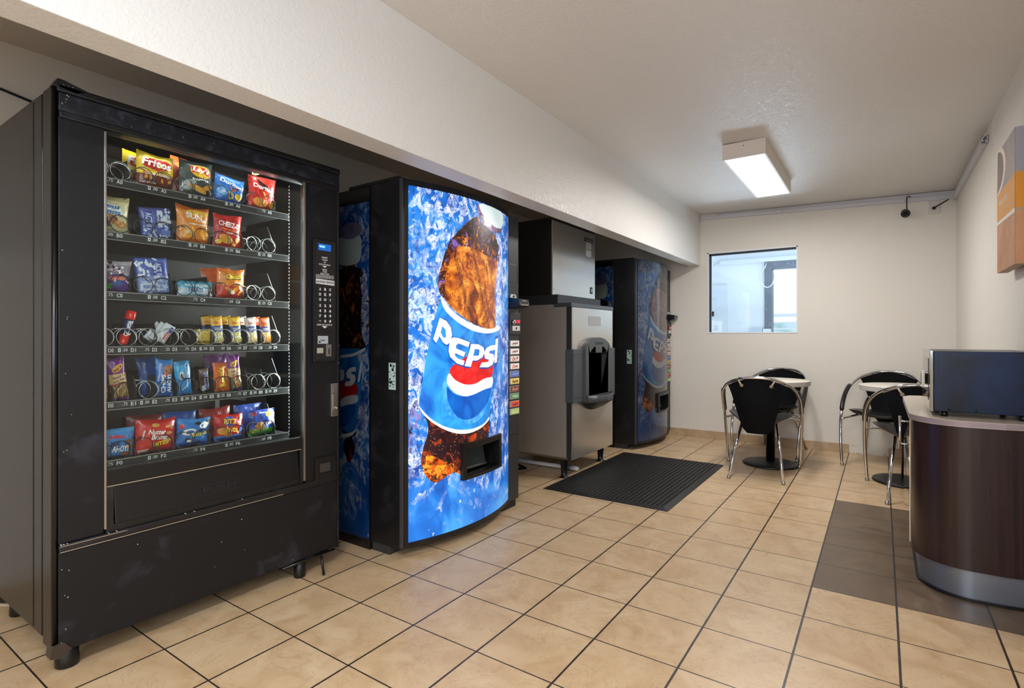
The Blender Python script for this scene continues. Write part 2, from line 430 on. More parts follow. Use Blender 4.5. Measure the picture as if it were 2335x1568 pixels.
for x in (-.3, .42, 1.15, 1.9):
    b = MB(); b.box(x, x+.05, 9.17, 9.23, 0, 1.5, RL, .004); b.build('post', t, t.location)
b = MB(); b.box(-.6, 2.6, 9.17, 9.23, 1.46, 1.52, RL, .006); b.build('handrail', t, t.location)
b = MB(); b.box(-1.5, 4.5, 13, 13.4, 0, 1.45, GL2, .05); o = b.build('hedge'); o['label'] = 'pale green hedge far outside beyond the white railing'; o['category'] = 'hedge'

# ------------------------------------------------------------------ ceiling light
def ceiling_light(loc, rz, label, group=None):
    t = thing('ceiling_light', loc, label, 'light fixture', group, rz)
    FX = M('fixture_enamel', 'd9cfc6', .4)
    b = MB(); w, l, h = .137, .61, .105
    for a in ((-w, -w+.012), (w-.012, w)): b.box(a[0], a[1], -l, l, -h, 0, FX)
    b.box(-w+.012, w-.012, -l, -l+.012, -h, 0, FX); b.box(-w+.012, w-.012, l-.012, l, -h, 0, FX)
    b.box(-w+.012, w-.012, -l+.012, l-.012, -.008, 0, FX)
    b.box(-.003, .003, -l-.002, -l, -h+.075, -h+.081, BLK)
    b.build('housing', t)
    m, nt, bs = newmat('diffuser')
    v = objco(nt); n = noise(nt, v, 2.2, 1); sx = node(nt, 'ShaderNodeSeparateXYZ'); nt.links.new(v, sx.inputs[0])
    tubes = math_(nt, 'ABSOLUTE', math_(nt, 'SUBTRACT', math_(nt, 'ABSOLUTE', sx.outputs[0]), .06))
    c = ramp(nt, math_(nt, 'MULTIPLY', tubes, 12), [(0.0, 'fffdf4'), (.6, 'fdf4e2')])
    nt.links.new(c, bs.inputs['Emission Color']); bs.inputs['Emission Strength'].default_value = 1.5
    bs.inputs['Base Color'].default_value = (.8, .8, .75, 1)
    b = MB(); b.box(-w+.013, w-.013, -l+.013, l-.013, -h+.001, -h+.005, m); b.build('diffuser', t)
    return t
ceiling_light((.727, 3.31, cz(.727)-.004), 0, 'boxy white ceiling light with glowing diffuser near the far window wall', 'surface mounted ceiling lights')
ceiling_light((1.45, -1.8, cz(1.45)-.004), 0, 'boxy white ceiling light mounted above the entrance end of the room', 'surface mounted ceiling lights')

# ------------------------------------------------------------------ wall trunking, camera, socket plate, picture
TR = M('trunking_plastic', 'c9c8ce', .4)
t = thing('cable_trunking', (.9, YW, 2.4), 'long pale plastic cable trunking along the top of the window wall', 'trunking')
bm_ = MB(); o = bm_
def slab(mb, x0, z0, x1, z1, h, y0, y1, mat):
    mb.add([(x0, y0, z0-h), (x1, y0, z1-h), (x1, y1, z1-h), (x0, y1, z0-h), (x0, y0, z0), (x1, y0, z1), (x1, y1, z1), (x0, y1, z0)],
           [[0, 1, 5, 4], [1, 2, 6, 5], [2, 3, 7, 6], [3, 0, 4, 7], [4, 5, 6, 7], [3, 2, 1, 0]], mat)
slab(bm_, -.155, 2.438, .66, 2.415, .034, YW-.03, YW, TR); slab(bm_, .663, 2.414, 1.86, 2.374, .034, YW-.03, YW, TR)
slab(bm_, 1.85, 2.377, 1.93, 2.374, .042, YW-.034, YW, TR); slab(bm_, 1.93, 2.372, 2.035, 2.369, .034, YW-.03, YW, TR)
bm_.build('channel', t, t.location)
b = MB(); slab(b, .0, 2.455, 2.04, 2.408, .001, YW-.012, YW, TR)
b.add([(.0, YW-.012, 2.455), (2.04, YW-.012, 2.408), (2.04, YW-.012, 2.36), (.0, YW-.012, 2.43), (.0, YW, 2.455), (2.04, YW, 2.408), (2.04, YW, 2.36), (.0, YW, 2.43)],
      [[0, 3, 2, 1], [4, 5, 6, 7], [0, 1, 5, 4], [2, 3, 7, 6], [1, 2, 6, 5], [0, 4, 7, 3]], TR)
for k in (.95, 1.35, 1.72): b.lathe([(.006, 0), (.0, .004)], 0, 0, M('cream_screw', 'd8cfb8', .5), 10, mtx=Matrix.Translation((k, YW-.012, 2.4-.02*(k-.8))) @ Matrix.Rotation(PI/2, 4, 'X'))
b.build('backing_board', t, t.location)
t = thing('cable_trunking', (XR, 4.1, 2.33), 'short pale trunking with broken end on the right wall by picture', 'trunking')
b = MB(); b.box(XR-.03, XR, 3.22, YW-.035, 2.318, 2.358, TR, .003); b.build('channel', t, t.location)
b = MB(); b.box(XR-.032, XR-.002, 3.19, 3.23, 2.315, 2.36, M('broken_end', '4c4b50', .5, var=('c8c8cc', 60, .45, .55))); b.build('end_cap', t, t.location, label='broken dark open end')
b = MB(); b.box(XR-.004, XR, 3.02, 3.06, 2.25, 2.40, M('patch_paint', 'd6d8d2', .5)); o = b.build('wall_plate'); o['label'] = 'thin pale strip plate on right wall beside the broken trunking end'; o['category'] = 'plate'

t = thing('security_camera', (1.677, YW-.10, 2.24), 'small dark round security camera hanging under the trunking', 'security camera')
b = MB(); R1 = Matrix.Translation((1.677, YW-.10, 2.236)) @ Matrix.Rotation(math.radians(112), 4, 'X')
b.lathe([(.0, -.045), (.022, -.045), (.031, -.03), (.034, 0), (.034, .03)], 0, 0, M('camera_body', '77787a', .35, .3), 24, mtx=R1); b.build('housing', t, t.location)
b = MB(); b.lathe([(.034, .028), (.036, .032), (.034, .038), (.027, .042), (.013, .04), (.012, .035), (.0, .035)], 0, 0, BLKPL, 24, mtx=R1); b.build('lens_ring', t, t.location)
b = MB(); b.lathe([(.012, .036), (.008, .043), (.0, .045)], 0, 0, M('lens_glass', '1c2430', .05), 16, mtx=R1); b.build('lens', t, t.location)
b = MB(); b.tube([(1.69, YW-.09, 2.262), (1.688, YW-.06, 2.31), (1.688, YW-.045, 2.36), (1.692, YW-.04, 2.392), (1.705, YW-.036, 2.398), (1.715, YW-.034, 2.386)], .0045, BLKPL, 8); b.build('cable', t, t.location)
t = thing('socket_plate', (1.89, YW, 2.28), 'white square cover plate with a dark antenna rod beneath trunking', 'plate')
b = MB(); b.box(1.852, 1.932, YW-.008, YW, 2.215, 2.345, M('cover_plate', 'd4cfc8', .4), .003); b.build('plate', t, t.location)
b = MB(); b.tube([(1.885, YW-.008, 2.262), (1.88, YW-.06, 2.262), (1.90, YW-.06, 2.272), (1.985, YW-.05, 2.325)], [.006, .006, .006, .005], BLKPL, 8)
b.lathe([(.0, -.012), (.013, -.008), (.014, .004), (.0, .012)], 0, 0, BLKPL, 14, mtx=Matrix.Translation((1.884, YW-.05, 2.262)) @ Matrix.Rotation(PI/2, 4, 'X')); b.build('rod', t, t.location)

# picture on the right wall: y grows away from the camera, face looks towards -x
t = thing('canvas_picture', (XR-.03, 2.2, 1.73), 'canvas print of a coffee cup with orange band on the right wall', 'picture')
PX0 = XR-.062; py0, py1, pz0, pz1 = 1.985, 2.425, 1.437, 2.035
b = MB(); TAN = M('canvas_tan', 'b59a80', .6, var=('a88d74', 4, .4, .7)); b.box(PX0, XR-.022, py0, py1, pz0, pz1, TAN, .002); b.build('canvas', t, t.location)
pm = lambda u, v, off: (PX0-off, py1-u, pz0+v)          # u runs towards the viewer
b = MB()
put_poly(b, [(0, .0), (.44, .0), (.44, .235), (0, .245)], M('canvas_peach', 'c8946c', .6, var=('b98258', 5, .4, .7)), pm, .0006)
put_poly(b, [(0, .255), (.44, .245), (.44, .598), (0, .598)], M('canvas_mauve', 'a3958c', .6, var=('8d8490', 3.5, .4, .7)), pm, .0006)
put_poly(b, [(0, .25), (.44, .24), (.44, .40), (0, .385)], M('canvas_orange', 'dc9a3c', .6), pm, .0009)
put_poly(b, [(0, .238), (.44, .228), (.44, .246), (0, .252)], WHITE, pm, .0012)
put_poly(b, ell(0.02, .50, .20, .115, 0, 24, -PI/2-.3, PI/2+.9)+[(0, .60)], M('canvas_cup_rim', 'e6d8c8', .5), pm, .0007)
put_poly(b, [(0, .39)]+ell(0.0, .50, .17, .10, 0, 24, -PI/2+.3, PI/2), M('canvas_coffee', '6f5a52', .5, var=('8a7468', 8, .4, .7)), pm, .0008)
put_text(b, 'RISE & SHINE', WHITE, pm, .17, .335, .20, .026, off=.0012, bold=.01)
put_text(b, 'Start your morning right', WHITE, pm, .21, .29, .26, .011, off=.0012)
em = lambda u, v, off: (PX0+u, py0-off, pz0+v)
put_poly(b, [(0, 0), (.04, 0), (.04, .235), (0, .235)], M('canvas_peach'), em, .0006)
put_poly(b, [(0, .246), (.04, .246), (.04, .395), (0, .40)], M('canvas_orange_side', 'd88f24', .6), em, .0006)
put_poly(b, [(0, .41), (.04, .405), (.04, .598), (0, .598)], M('canvas_side_blue', '9a98a4', .6), em, .0006)
b.build('print', t, t.location)
for yy in (2.05, 2.34):
    b = MB(); b.box(XR-.024, XR, yy, yy+.03, 1.46, 1.5, DGREYP); b.build('standoff', t, t.location)

# ------------------------------------------------------------------ cable in the alcove, pipe on the floor
b = MB(); b.tube([(XL+.01, -1.3, 2.235), (XL+.01, -.75, 2.236), (XL+.01, -.505, 2.222), (XL+.01, -.40, 2.203), (XL+.01, -.1, 2.17), (XL+.01, .5, 2.14)], .006, BLKPL, 8)
o = b.build('cable'); o['label'] = 'thin black cable sagging along alcove wall behind the snack machine'; o['category'] = 'cable'
t = thing('drain_pipe', (-.9, 2.8, 0), 'white plastic drain pipe lying on the floor under ice machine', 'pipe')
PV = M('pvc', 'cfcfd4', .35)
b = MB(); b.tube([(-1.7, 2.74, .028), (-1.137, 2.77, .026), (-.66, 2.80, .022)], .017, PV, 16); b.build('pipe', t, t.location)
b = MB(); b.tube([(-.70, 2.797, .022), (-.655, 2.80, .022)], .021, M('pipe_collar', '56558a', .4), 16); b.build('collar', t, t.location)
b = MB(); b.tube([(-.655, 2.80, .022), (-.60, 2.803, .022), (-.585, 2.805, .0195), (-.575, 2.806, .014)], [.02, .02, .0185, .011], PV, 16); b.build('elbow', t, t.location)
b = MB(); b.tube([(-1.2, 2.4, .02), (-1.05, 2.5, .012), (-.98, 2.62, .01), (-1.1, 2.68, .012), (-1.3, 2.6, .012)], .01, BLKPL, 8)
o = b.build('cable'); o['label'] = 'black cable coiled on floor behind the ice dispenser legs'; o['category'] = 'cable'
# rounded dark object behind the snack machine
b = MB(); NV = M('navy_plastic', '10131c', .4)
b.lathe([(.12, .005), (.138, .006), (.147, .02), (.145, .2), (.14, .42), (.0, .44)], -1.59, -.43, NV, 40)
b.lathe([(.14, .0), (.152, .002), (.152, .008), (.146, .012)], -1.59, -.43, M('pale_rim', 'b9a98e', .5), 40)
o = b.build('waste_bin'); o['label'] = 'dark navy round bin with pale bottom rim behind snack machine'; o['category'] = 'bin'

# ------------------------------------------------------------------ rubber mat
t = thing('rubber_mat', (-.095, 2.955, 0), 'black perforated rubber drainage mat lying before the ice machine', 'mat')
mx0, mx1, my0, my1 = -.56, .372, 2.20, 3.70
RB = M('mat_rubber', '1a1918', .5, bumps=(200, .1)); RB2 = M('mat_underside', '0a0a0a', .7)
b = MB(); bev = .035
b.add([(mx0, my0, .001), (mx1, my0, .001), (mx1, my1, .001), (mx0, my1, .001), (mx0+bev, my0+bev, .014), (mx1-bev, my0+bev, .014), (mx1-bev, my1-bev, .014), (mx0+bev, my1-bev, .014)],
      [[0, 1, 5, 4], [1, 2, 6, 5], [2, 3, 7, 6], [3, 0, 4, 7]], RB)
b.add([(mx0+.01, my0+.01, .002), (mx1-.01, my0+.01, .002), (mx1-.01, my1-.01, .002), (mx0+.01, my1-.01, .002)], [[0, 1, 2, 3]], RB2)
nx, ny = 27, 46; ax, bx = mx0+bev, mx1-bev; ay, by = my0+bev, my1-bev; dx, dy = (bx-ax)/nx, (by-ay)/ny
SE = M('mat_seam', '2e2d2b', .55)
for i in range(nx):
    for j in range(ny):
        x0, x1 = ax+i*dx, ax+(i+1)*dx; y0, y1 = ay+j*dy, ay+(j+1)*dy; cx_, cy_ = (x0+x1)/2, (y0+y1)/2
        sq = [(x1, cy_), (x1, y1), (cx_, y1), (x0, y1), (x0, cy_), (x0, y0), (cx_, y0), (x1, y0)]
        hr = .0095; ho = [(cx_+hr*math.cos(k*PI/4), cy_+hr*math.sin(k*PI/4)) for k in range(8)]
        z = .014
        vs = [(a, c, z) for a, c in sq]+[(a, c, z+.0015) for a, c in ho]+[(a, c, .003) for a, c in ho]
        fs = [[k, (k+1) % 8, 8+(k+1) % 8, 8+k] for k in range(8)]+[[8+k, 8+(k+1) % 8, 16+(k+1) % 8, 16+k] for k in range(8)]
        b.add(vs, fs, RB)
for i in (9, 18): b.box(ax+i*dx-.002, ax+i*dx+.002, ay, by, .013, .0153, SE)
b.build('mat', t, t.location)

# ------------------------------------------------------------------ soft drink machines
def splash(name, emit, dull=1.0):
    m, nt, bs = newmat(name); L = nt.links
    tc = node(nt, 'ShaderNodeTexCoord'); mp = node(nt, 'ShaderNodeMapping'); mp.inputs['Scale'].default_value = (1, 1, .72)
    mp.inputs['Rotation'].default_value = (math.radians(24), 0, 0)
    L.new(tc.outputs['Object'], mp.inputs[0]); v = mp.outputs[0]
    sp = node(nt, 'ShaderNodeSeparateXYZ'); L.new(tc.outputs['Object'], sp.inputs[0])
    base = ramp(nt, noise(nt, v, 4.2, 3, 1.0), [(.32, '0a3f96'), (.5, '0f68c6'), (.68, '3c96de')])
    n1 = noise(nt, v, 13, 4, 2.2, .55); n2 = noise(nt, v, 5.5, 4, 1.6, .6)
    w1 = ramp(nt, n1, [(.46, 0.0), (.50, .95), (.545, .15), (.60, 1.0), (.66, .35)])
    zone = ramp(nt, n2, [(.43, 0.0), (.58, 1.0)])
    low = ramp(nt, math_(nt, 'ADD', sp.outputs[2], math_(nt, 'MULTIPLY', math_(nt, 'SUBTRACT', n2, .5), .9)), [(.22, 0.0), (.42, 1.0)])
    f = math_(nt, 'MULTIPLY', math_(nt, 'MULTIPLY', w1, zone), low)
    c = mixc(nt, f, base, 'eef4fc')
    edge = ramp(nt, noise(nt, v, 22, 3, 2.0), [(.56, 0.0), (.62, 1.0)])
    c = mixc(nt, math_(nt, 'MULTIPLY', math_(nt, 'MULTIPLY', edge, .65), low), c, '123c86')
    vo = node(nt, 'ShaderNodeTexVoronoi', feature='F1'); vo.inputs['Scale'].default_value = 26; L.new(v, vo.inputs['Vector'])
    dr = ramp(nt, vo.outputs['Distance'], [(.10, 0.0), (.13, 1.0), (.17, 1.0), (.20, 0.0)])
    pick = ramp(nt, noise(nt, v, 11, 1), [(.58, 0.0), (.60, 1.0)])
    c = mixc(nt, math_(nt, 'MULTIPLY', math_(nt, 'MULTIPLY', dr, pick), .8), c, 'e6f0fa')
    fin(nt, bs, c, emit, dull); return m
def fin(nt, bs, c, emit, dull):
    if dull < 1: c = mixc(nt, 1.0, c, (dull,)*3 if False else '%02x%02x%02x' % ((int(255*dull),)*3), 'MULTIPLY')
    nt.links.new(c, bs.inputs['Base Color']); bs.inputs['Roughness'].default_value = .3
    bs.inputs['Coat Weight'].default_value = .5; bs.inputs['Coat Roughness'].default_value = .06
    if emit:
        nt.links.new(c, bs.inputs['Emission Color']); bs.inputs['Emission Strength'].default_value = emit
def liquid(name, emit, stops, dull=1.0, sc=1.0, ridge=True):
    m, nt, bs = newmat(name); L = nt.links
    tc = node(nt, 'ShaderNodeTexCoord'); mp = node(nt, 'ShaderNodeMapping'); mp.inputs['Rotation'].default_value = (math.radians(-32), 0, 0)
    mp.inputs['Scale'].default_value = (1, 1, .75); L.new(tc.outputs['Object'], mp.inputs[0]); v = mp.outputs[0]
    n1 = noise(nt, v, 9*sc, 4, 1.3, .55)
    c = ramp(nt, n1, stops)
    if ridge:
        wv = node(nt, 'ShaderNodeTexWave', bands_direction='Y'); wv.inputs['Scale'].default_value = 2.3; wv.inputs['Distortion'].default_value = 4.5; wv.inputs['Detail Scale'].default_value = .6
        L.new(v, wv.inputs['Vector'])
        c = mixc(nt, ramp(nt, wv.outputs['Fac'], [(.88, 0.0), (.97, .5)]), c, '35140a')
    vo = node(nt, 'ShaderNodeTexVoronoi', feature='F1'); vo.inputs['Scale'].default_value = 58; vo.inputs['Randomness'].default_value = 1; L.new(tc.outputs['Object'], vo.inputs['Vector'])
    c = mixc(nt, ramp(nt, vo.outputs['Distance'], [(.22, .75), (.3, 0.0)]), c, '2a0f08')
    vo2 = node(nt, 'ShaderNodeTexVoronoi', feature='F1'); vo2.inputs['Scale'].default_value = 75; L.new(tc.outputs['Object'], vo2.inputs['Vector'])
    c = mixc(nt, ramp(nt, vo2.outputs['Distance'], [(.10, .8), (.16, 0.0)]), c, 'f0b070')
    fin(nt, bs, c, emit, dull); return m
def tone(name, a, b_, emit, sc=12, dull=1.0, lo=.35, hi=.65):
    m, nt, bs = newmat(name); c = ramp(nt, noise(nt, objco(nt), sc, 4, 1.2), [(lo, a), (hi, b_)]); fin(nt, bs, c, emit, dull); return m
def art_set(tag, e, dull):
    return dict(bg=splash('splash_'+tag, e, dull), cap=tone('cap_'+tag, 'c2d8d8', 'dfeceb', e, 3, dull), ring=tone('neck_ring_'+tag, '3a2430', '9a7aa0', e, 22, dull),
        amber=liquid('amber_'+tag, e, [(.34, '2c0e06'), (.45, '8e3a0c'), (.56, 'cc741a'), (.70, 'f0b048')], dull),
        darkneck=liquid('dark_neck_'+tag, e, [(.35, '140a0c'), (.55, '2a1010'), (.68, 'd8741a')], dull, 2.2, False),
        darkleft=liquid('dark_side_'+tag, e, [(.35, '120a0e'), (.55, '3a1410'), (.66, '7a5cb0')], dull, 1.4, False),
        glassy=tone('bottle_edge_'+tag, '5a6cc0', 'dce6fa', e, 26, dull), band=tone('label_band_'+tag, 'e8f0f6', 'f6faff', e, 5, dull),
        label=tone('label_blue_'+tag, '0c58b4', '2f9be6', e, 6, dull), glow=tone('label_glow_'+tag, '1f80d2', '62b8ea', e, 10, dull),
        red=tone('globe_red_'+tag, 'b80d14', 'ea2a26', e, 9, dull), wave=tone('globe_white_'+tag, 'e4ecf2', 'f8fbff', e, 5, dull),
        globe=tone('globe_blue_'+tag, '0a4aa6', '1567c4', e, 8, dull), lower=liquid('cola_'+tag, e, [(.38, '1c0c16'), (.56, '2c1016'), (.70, 'b03c10')], dull, 1.6, False),
        flame=liquid('cola_glow_'+tag, e, [(.36, '4a1408'), (.48, 'c44c0c'), (.62, 'f8a028')], dull, 2.4, False),
        patch=tone('dark_splash_'+tag, '2a1430', '8a86c8', e, 22, dull), white=tone('letter_white_'+tag, 'f0f6fc', 'ffffff', e, 4, dull),
        edge=tone('letter_edge_'+tag, '0a3c94', '0f4ca8', e, 5, dull), captop=tone('cap_top_'+tag, '6a6488', '8d88a6', e, 9, dull))
def blotchy(m, scale=26, lo=.40, hi=.52):
    nt = m.node_tree; out = nt.nodes['Material Output']; bs = nt.nodes['Principled BSDF']
    a = ramp(nt, noise(nt, objco(nt), scale, 4, 1.4), [(lo, 0.0), (hi, 1.0)])
    tr = node(nt, 'ShaderNodeBsdfTransparent'); mx = node(nt, 'ShaderNodeMixShader')
    nt.links.new(a, mx.inputs[0]); nt.links.new(tr.outputs[0], mx.inputs[1]); nt.links.new(bs.outputs[0], mx.inputs[2]); nt.links.new(mx.outputs[0], out.inputs[0])
LIT = art_set('backlit', .56, 1.0)
UNLIT = art_set('printed', 0, .46)
for st_ in (LIT, UNLIT):
    blotchy(st_['darkleft'], 20); blotchy(st_['glassy'], 30, .38, .5); blotchy(st_['flame'], 24); blotchy(st_['patch'], 30)
    blotchy(st_['glow'], 14, .35, .6)
FA={'panel':[[0.0391,1.8834],[0.9381,1.8838],[0.0391,0.0781],[0.888,0.0768]],'cap':[[0.5007,1.874],[0.5702,1.88],[0.6586,1.8822],[0.8131,1.8825],[0.8061,1.8186],[0.7791,1.7783],[0.6922,1.7692],[0.598,1.7848],[0.5375,1.8169],[0.5066,1.8503]],'ring':[[0.5007,1.874],[0.4889,1.8659],[0.4971,1.8163],[0.5375,1.7629],[0.6273,1.735],[0.748,1.7416],[0.7901,1.7765],[0.7791,1.7783],[0.6922,1.7692],[0.598,1.7848],[0.5375,1.8169],[0.5066,1.8503]],'amber':[[0.4889,1.8005],[0.4281,1.7684],[0.3307,1.6907],[0.2699,1.6149],[0.2294,1.5169],[0.2061,1.4353],[0.2023,1.3888],[0.2255,1.3372],[0.2783,1.2795],[0.3491,1.2345],[0.4495,1.1883],[0.598,1.1604],[0.6922,1.1631],[0.6922,1.2534],[0.6922,1.404],[0.7192,1.558],[0.7192,1.6643],[0.6835,1.7262],[0.598,1.7409],[0.5312,1.7653]],'darkneck':[[0.4889,1.8005],[0.4281,1.7684],[0.3307,1.6907],[0.304,1.653],[0.3874,1.6715],[0.4717,1.67],[0.598,1.6456],[0.7192,1.6339],[0.7192,1.6946],[0.6835,1.7262],[0.598,1.7409],[0.5312,1.7653]],'darkleft':[[0.2699,1.6149],[0.2294,1.5169],[0.2061,1.4353],[0.2023,1.3888],[0.2255,1.3372],[0.2699,1.3329],[0.2414,1.3714],[0.2454,1.4384],[0.2699,1.5075],[0.2868,1.563],[0.3491,1.6249],[0.3874,1.6577],[0.304,1.653]],'glassy':[[0.6835,1.7262],[0.748,1.7378],[0.7901,1.6758],[0.7901,1.5673],[0.7791,1.4114],[0.7685,1.2565],[0.748,1.1867],[0.6922,1.1631],[0.6922,1.2534],[0.6922,1.404],[0.7192,1.558],[0.7192,1.6643]],'band1':[[0.2177,1.3434],[0.2454,1.2915],[0.3128,1.2402],[0.4177,1.1933],[0.5439,1.1649],[0.6586,1.1641],[0.7581,1.1869],[0.748,1.1577],[0.598,1.134],[0.4495,1.1475],[0.3307,1.193],[0.2454,1.2515],[0.2177,1.3036]],'label':[[0.2177,1.3302],[0.2454,1.2782],[0.3128,1.2266],[0.4495,1.1743],[0.598,1.1582],[0.748,1.1753],[0.6922,1.1104],[0.6751,0.9681],[0.676,1.0331],[0.6577,0.868],[0.6282,0.706],[0.6116,0.6507],[0.5577,0.6175],[0.4394,0.6024],[0.3303,0.6116],[0.2363,0.6434],[0.1606,0.6883],[0.1138,0.7361],[0.0876,0.7705],[0.1138,0.9012],[0.1368,1.0445],[0.1472,1.0724],[0.1688,1.1836],[0.191,1.2498]],'band2':[[0.0876,0.7719],[0.1138,0.7361],[0.1606,0.6883],[0.2363,0.6434],[0.3303,0.6132],[0.4394,0.6024],[0.5577,0.6175],[0.6133,0.657],[0.6068,0.6334],[0.5292,0.5976],[0.4161,0.5824],[0.3204,0.5941],[0.2363,0.6272],[0.1646,0.6719],[0.1138,0.7181]],'red':[[0.2678,0.9266],[0.2771,0.9523],[0.3303,0.9841],[0.4047,1.0162],[0.5021,1.0332],[0.6541,1.0253],[0.6577,0.8804],[0.5577,0.8814],[0.4637,0.8514],[0.3826,0.8541],[0.3105,0.8816]],'wave':[[0.2678,0.9303],[0.3105,0.8846],[0.3826,0.8556],[0.4637,0.853],[0.5577,0.8814],[0.6577,0.8845],[0.6453,0.821],[0.5577,0.8171],[0.4514,0.7945],[0.3826,0.7889],[0.3105,0.8115],[0.2678,0.8521],[0.2496,0.8829]],'globe':[[0.2523,0.8642],[0.2818,0.825],[0.3303,0.7986],[0.3936,0.7895],[0.4637,0.7989],[0.5577,0.8203],[0.6436,0.8237],[0.6068,0.7492],[0.5292,0.6933],[0.4514,0.6632],[0.3826,0.66],[0.3204,0.6862],[0.2724,0.7436],[0.2541,0.8047]],'glow':[[0.2678,0.9266],[0.2275,0.8879],[0.2231,0.8071],[0.2451,0.7313],[0.3008,0.6658],[0.3826,0.6331],[0.489,0.6349],[0.5725,0.6882],[0.6401,0.7869],[0.6541,0.8848],[0.4514,0.9602]],'lower':[[0.1138,0.7217],[0.1646,0.6734],[0.2363,0.6287],[0.3204,0.5956],[0.4161,0.5824],[0.5292,0.5976],[0.6068,0.635],[0.6282,0.6075],[0.5956,0.539],[0.5577,0.4245],[0.4047,0.391],[0.3456,0.3946],[0.3508,0.3632],[0.3105,0.3935],[0.2451,0.3757],[0.1933,0.3521],[0.1526,0.3703],[0.1176,0.4195],[0.1025,0.4792],[0.1138,0.5422],[0.1407,0.6108],[0.1447,0.6682]],'flame':[[0.1025,0.4792],[0.1368,0.5102],[0.1933,0.4874],[0.2363,0.4586],[0.3008,0.4404],[0.3456,0.3946],[0.3508,0.3632],[0.3105,0.3935],[0.2451,0.3757],[0.1933,0.3521],[0.1526,0.3703],[0.1176,0.4195]],'patch':[[0.0396,0.7353],[0.0839,0.81],[0.0876,0.7705],[0.1138,0.7217],[0.0913,0.6737],[0.0622,0.6199],[0.0551,0.5214],[0.0396,0.5235]],'P':[[0.2077,1.2186],[0.2494,1.2015],[0.2783,1.1685],[0.2868,1.1281],[0.2766,1.0925],[0.2518,1.0746],[0.2279,1.0881],[0.2061,1.1214],[0.185,1.0865],[0.1688,1.105]],'Ph':[[0.2232,1.1745],[0.2438,1.1547],[0.247,1.116],[0.2294,1.1114],[0.2123,1.1412]],'E':[[0.291,1.1146],[0.3307,1.1112],[0.4197,1.0866],[0.4054,1.061],[0.3307,1.0826],[0.3128,1.0719],[0.3128,1.0556],[0.3825,1.0316],[0.3708,1.0078],[0.3058,1.0313],[0.3075,1.015],[0.3307,0.9973],[0.3756,0.9869],[0.3679,0.9617],[0.3217,0.9738],[0.2741,1.0105],[0.2633,1.0409],[0.2699,1.0912]],'Q':[[0.4281,1.0774],[0.4948,1.0752],[0.5439,1.0566],[0.553,1.0311],[0.5337,1.0013],[0.4831,0.9852],[0.4409,0.986],[0.426,0.9516],[0.3776,0.9579],[0.4177,1.0447]],'Qh':[[0.4605,1.0509],[0.5043,1.0451],[0.4971,1.0111],[0.4452,1.0112]],'S':[[0.687,1.069],[0.6717,1.0393],[0.6124,1.037],[0.6008,1.0226],[0.6586,1.0135],[0.6701,0.987],[0.6427,0.9531],[0.5909,0.9409],[0.5066,0.9451],[0.5237,0.9701],[0.5909,0.9716],[0.6052,0.9843],[0.5595,0.9932],[0.5491,1.024],[0.5729,1.0524],[0.6273,1.0677]],'I':[[0.7192,1.1103],[0.7028,0.9668],[0.6684,0.9609],[0.6853,1.1029]],'vend':[[0.3513,0.5343],[0.7391,0.5237],[0.7391,0.3402],[0.3513,0.3481]],'vendin':[[0.3749,0.5085],[0.6931,0.505],[0.6931,0.3745],[0.3749,0.3844]]}
SA={'captop':[[0.482,1.693],[0.467,1.718],[0.425,1.723],[0.374,1.719],[0.324,1.705],[0.3,1.686],[0.298,1.666],[0.314,1.648],[0.354,1.639],[0.415,1.644],[0.467,1.661]],'cap':[[0.482,1.693],[0.298,1.669],[0.3,1.562],[0.305,1.536],[0.324,1.511],[0.384,1.503],[0.446,1.511],[0.482,1.523]],'neck':[[0.482,1.517],[0.435,1.503],[0.374,1.499],[0.305,1.52],[0.3,1.483],[0.271,1.423],[0.239,1.337],[0.239,1.085],[0.266,1.065],[0.364,1.025],[0.477,1.009]],'glassy':[[0.3,1.483],[0.271,1.423],[0.239,1.337],[0.239,1.085],[0.266,1.065],[0.295,1.117],[0.305,1.209],[0.295,1.339],[0.314,1.432]],'band1':[[0.477,1.019],[0.364,1.026],[0.261,1.065],[0.271,1.043],[0.354,1.013],[0.477,0.999]],'label':[[0.473,1.004],[0.341,1.019],[0.265,1.055],[0.288,0.935],[0.317,0.763],[0.341,0.63],[0.376,0.596],[0.473,0.575]],'band2':[[0.473,0.583],[0.376,0.601],[0.338,0.631],[0.343,0.612],[0.386,0.578],[0.473,0.561]],'lower':[[0.473,0.561],[0.386,0.578],[0.323,0.608],[0.341,0.528],[0.388,0.436],[0.436,0.383],[0.473,0.369]],'red':[[0.473,0.868],[0.424,0.875],[0.329,0.864],[0.322,0.811],[0.424,0.796],[0.473,0.769]],'wave':[[0.473,0.773],[0.424,0.796],[0.322,0.811],[0.329,0.764],[0.424,0.748],[0.473,0.729]],'globe':[[0.473,0.727],[0.424,0.748],[0.331,0.762],[0.364,0.682],[0.424,0.629],[0.473,0.617]],'P':[[0.473,0.94],[0.443,0.937],[0.436,0.906],[0.449,0.88],[0.473,0.876]],'S':[[0.341,0.956],[0.343,0.933],[0.376,0.928],[0.379,0.918],[0.35,0.913],[0.345,0.89],[0.362,0.862],[0.394,0.851],[0.434,0.849],[0.429,0.873],[0.39,0.878],[0.386,0.891],[0.415,0.895],[0.422,0.918],[0.406,0.942],[0.376,0.954]],'I':[[0.292,0.989],[0.287,0.981],[0.311,0.881],[0.329,0.875],[0.327,0.885],[0.306,0.981]]}

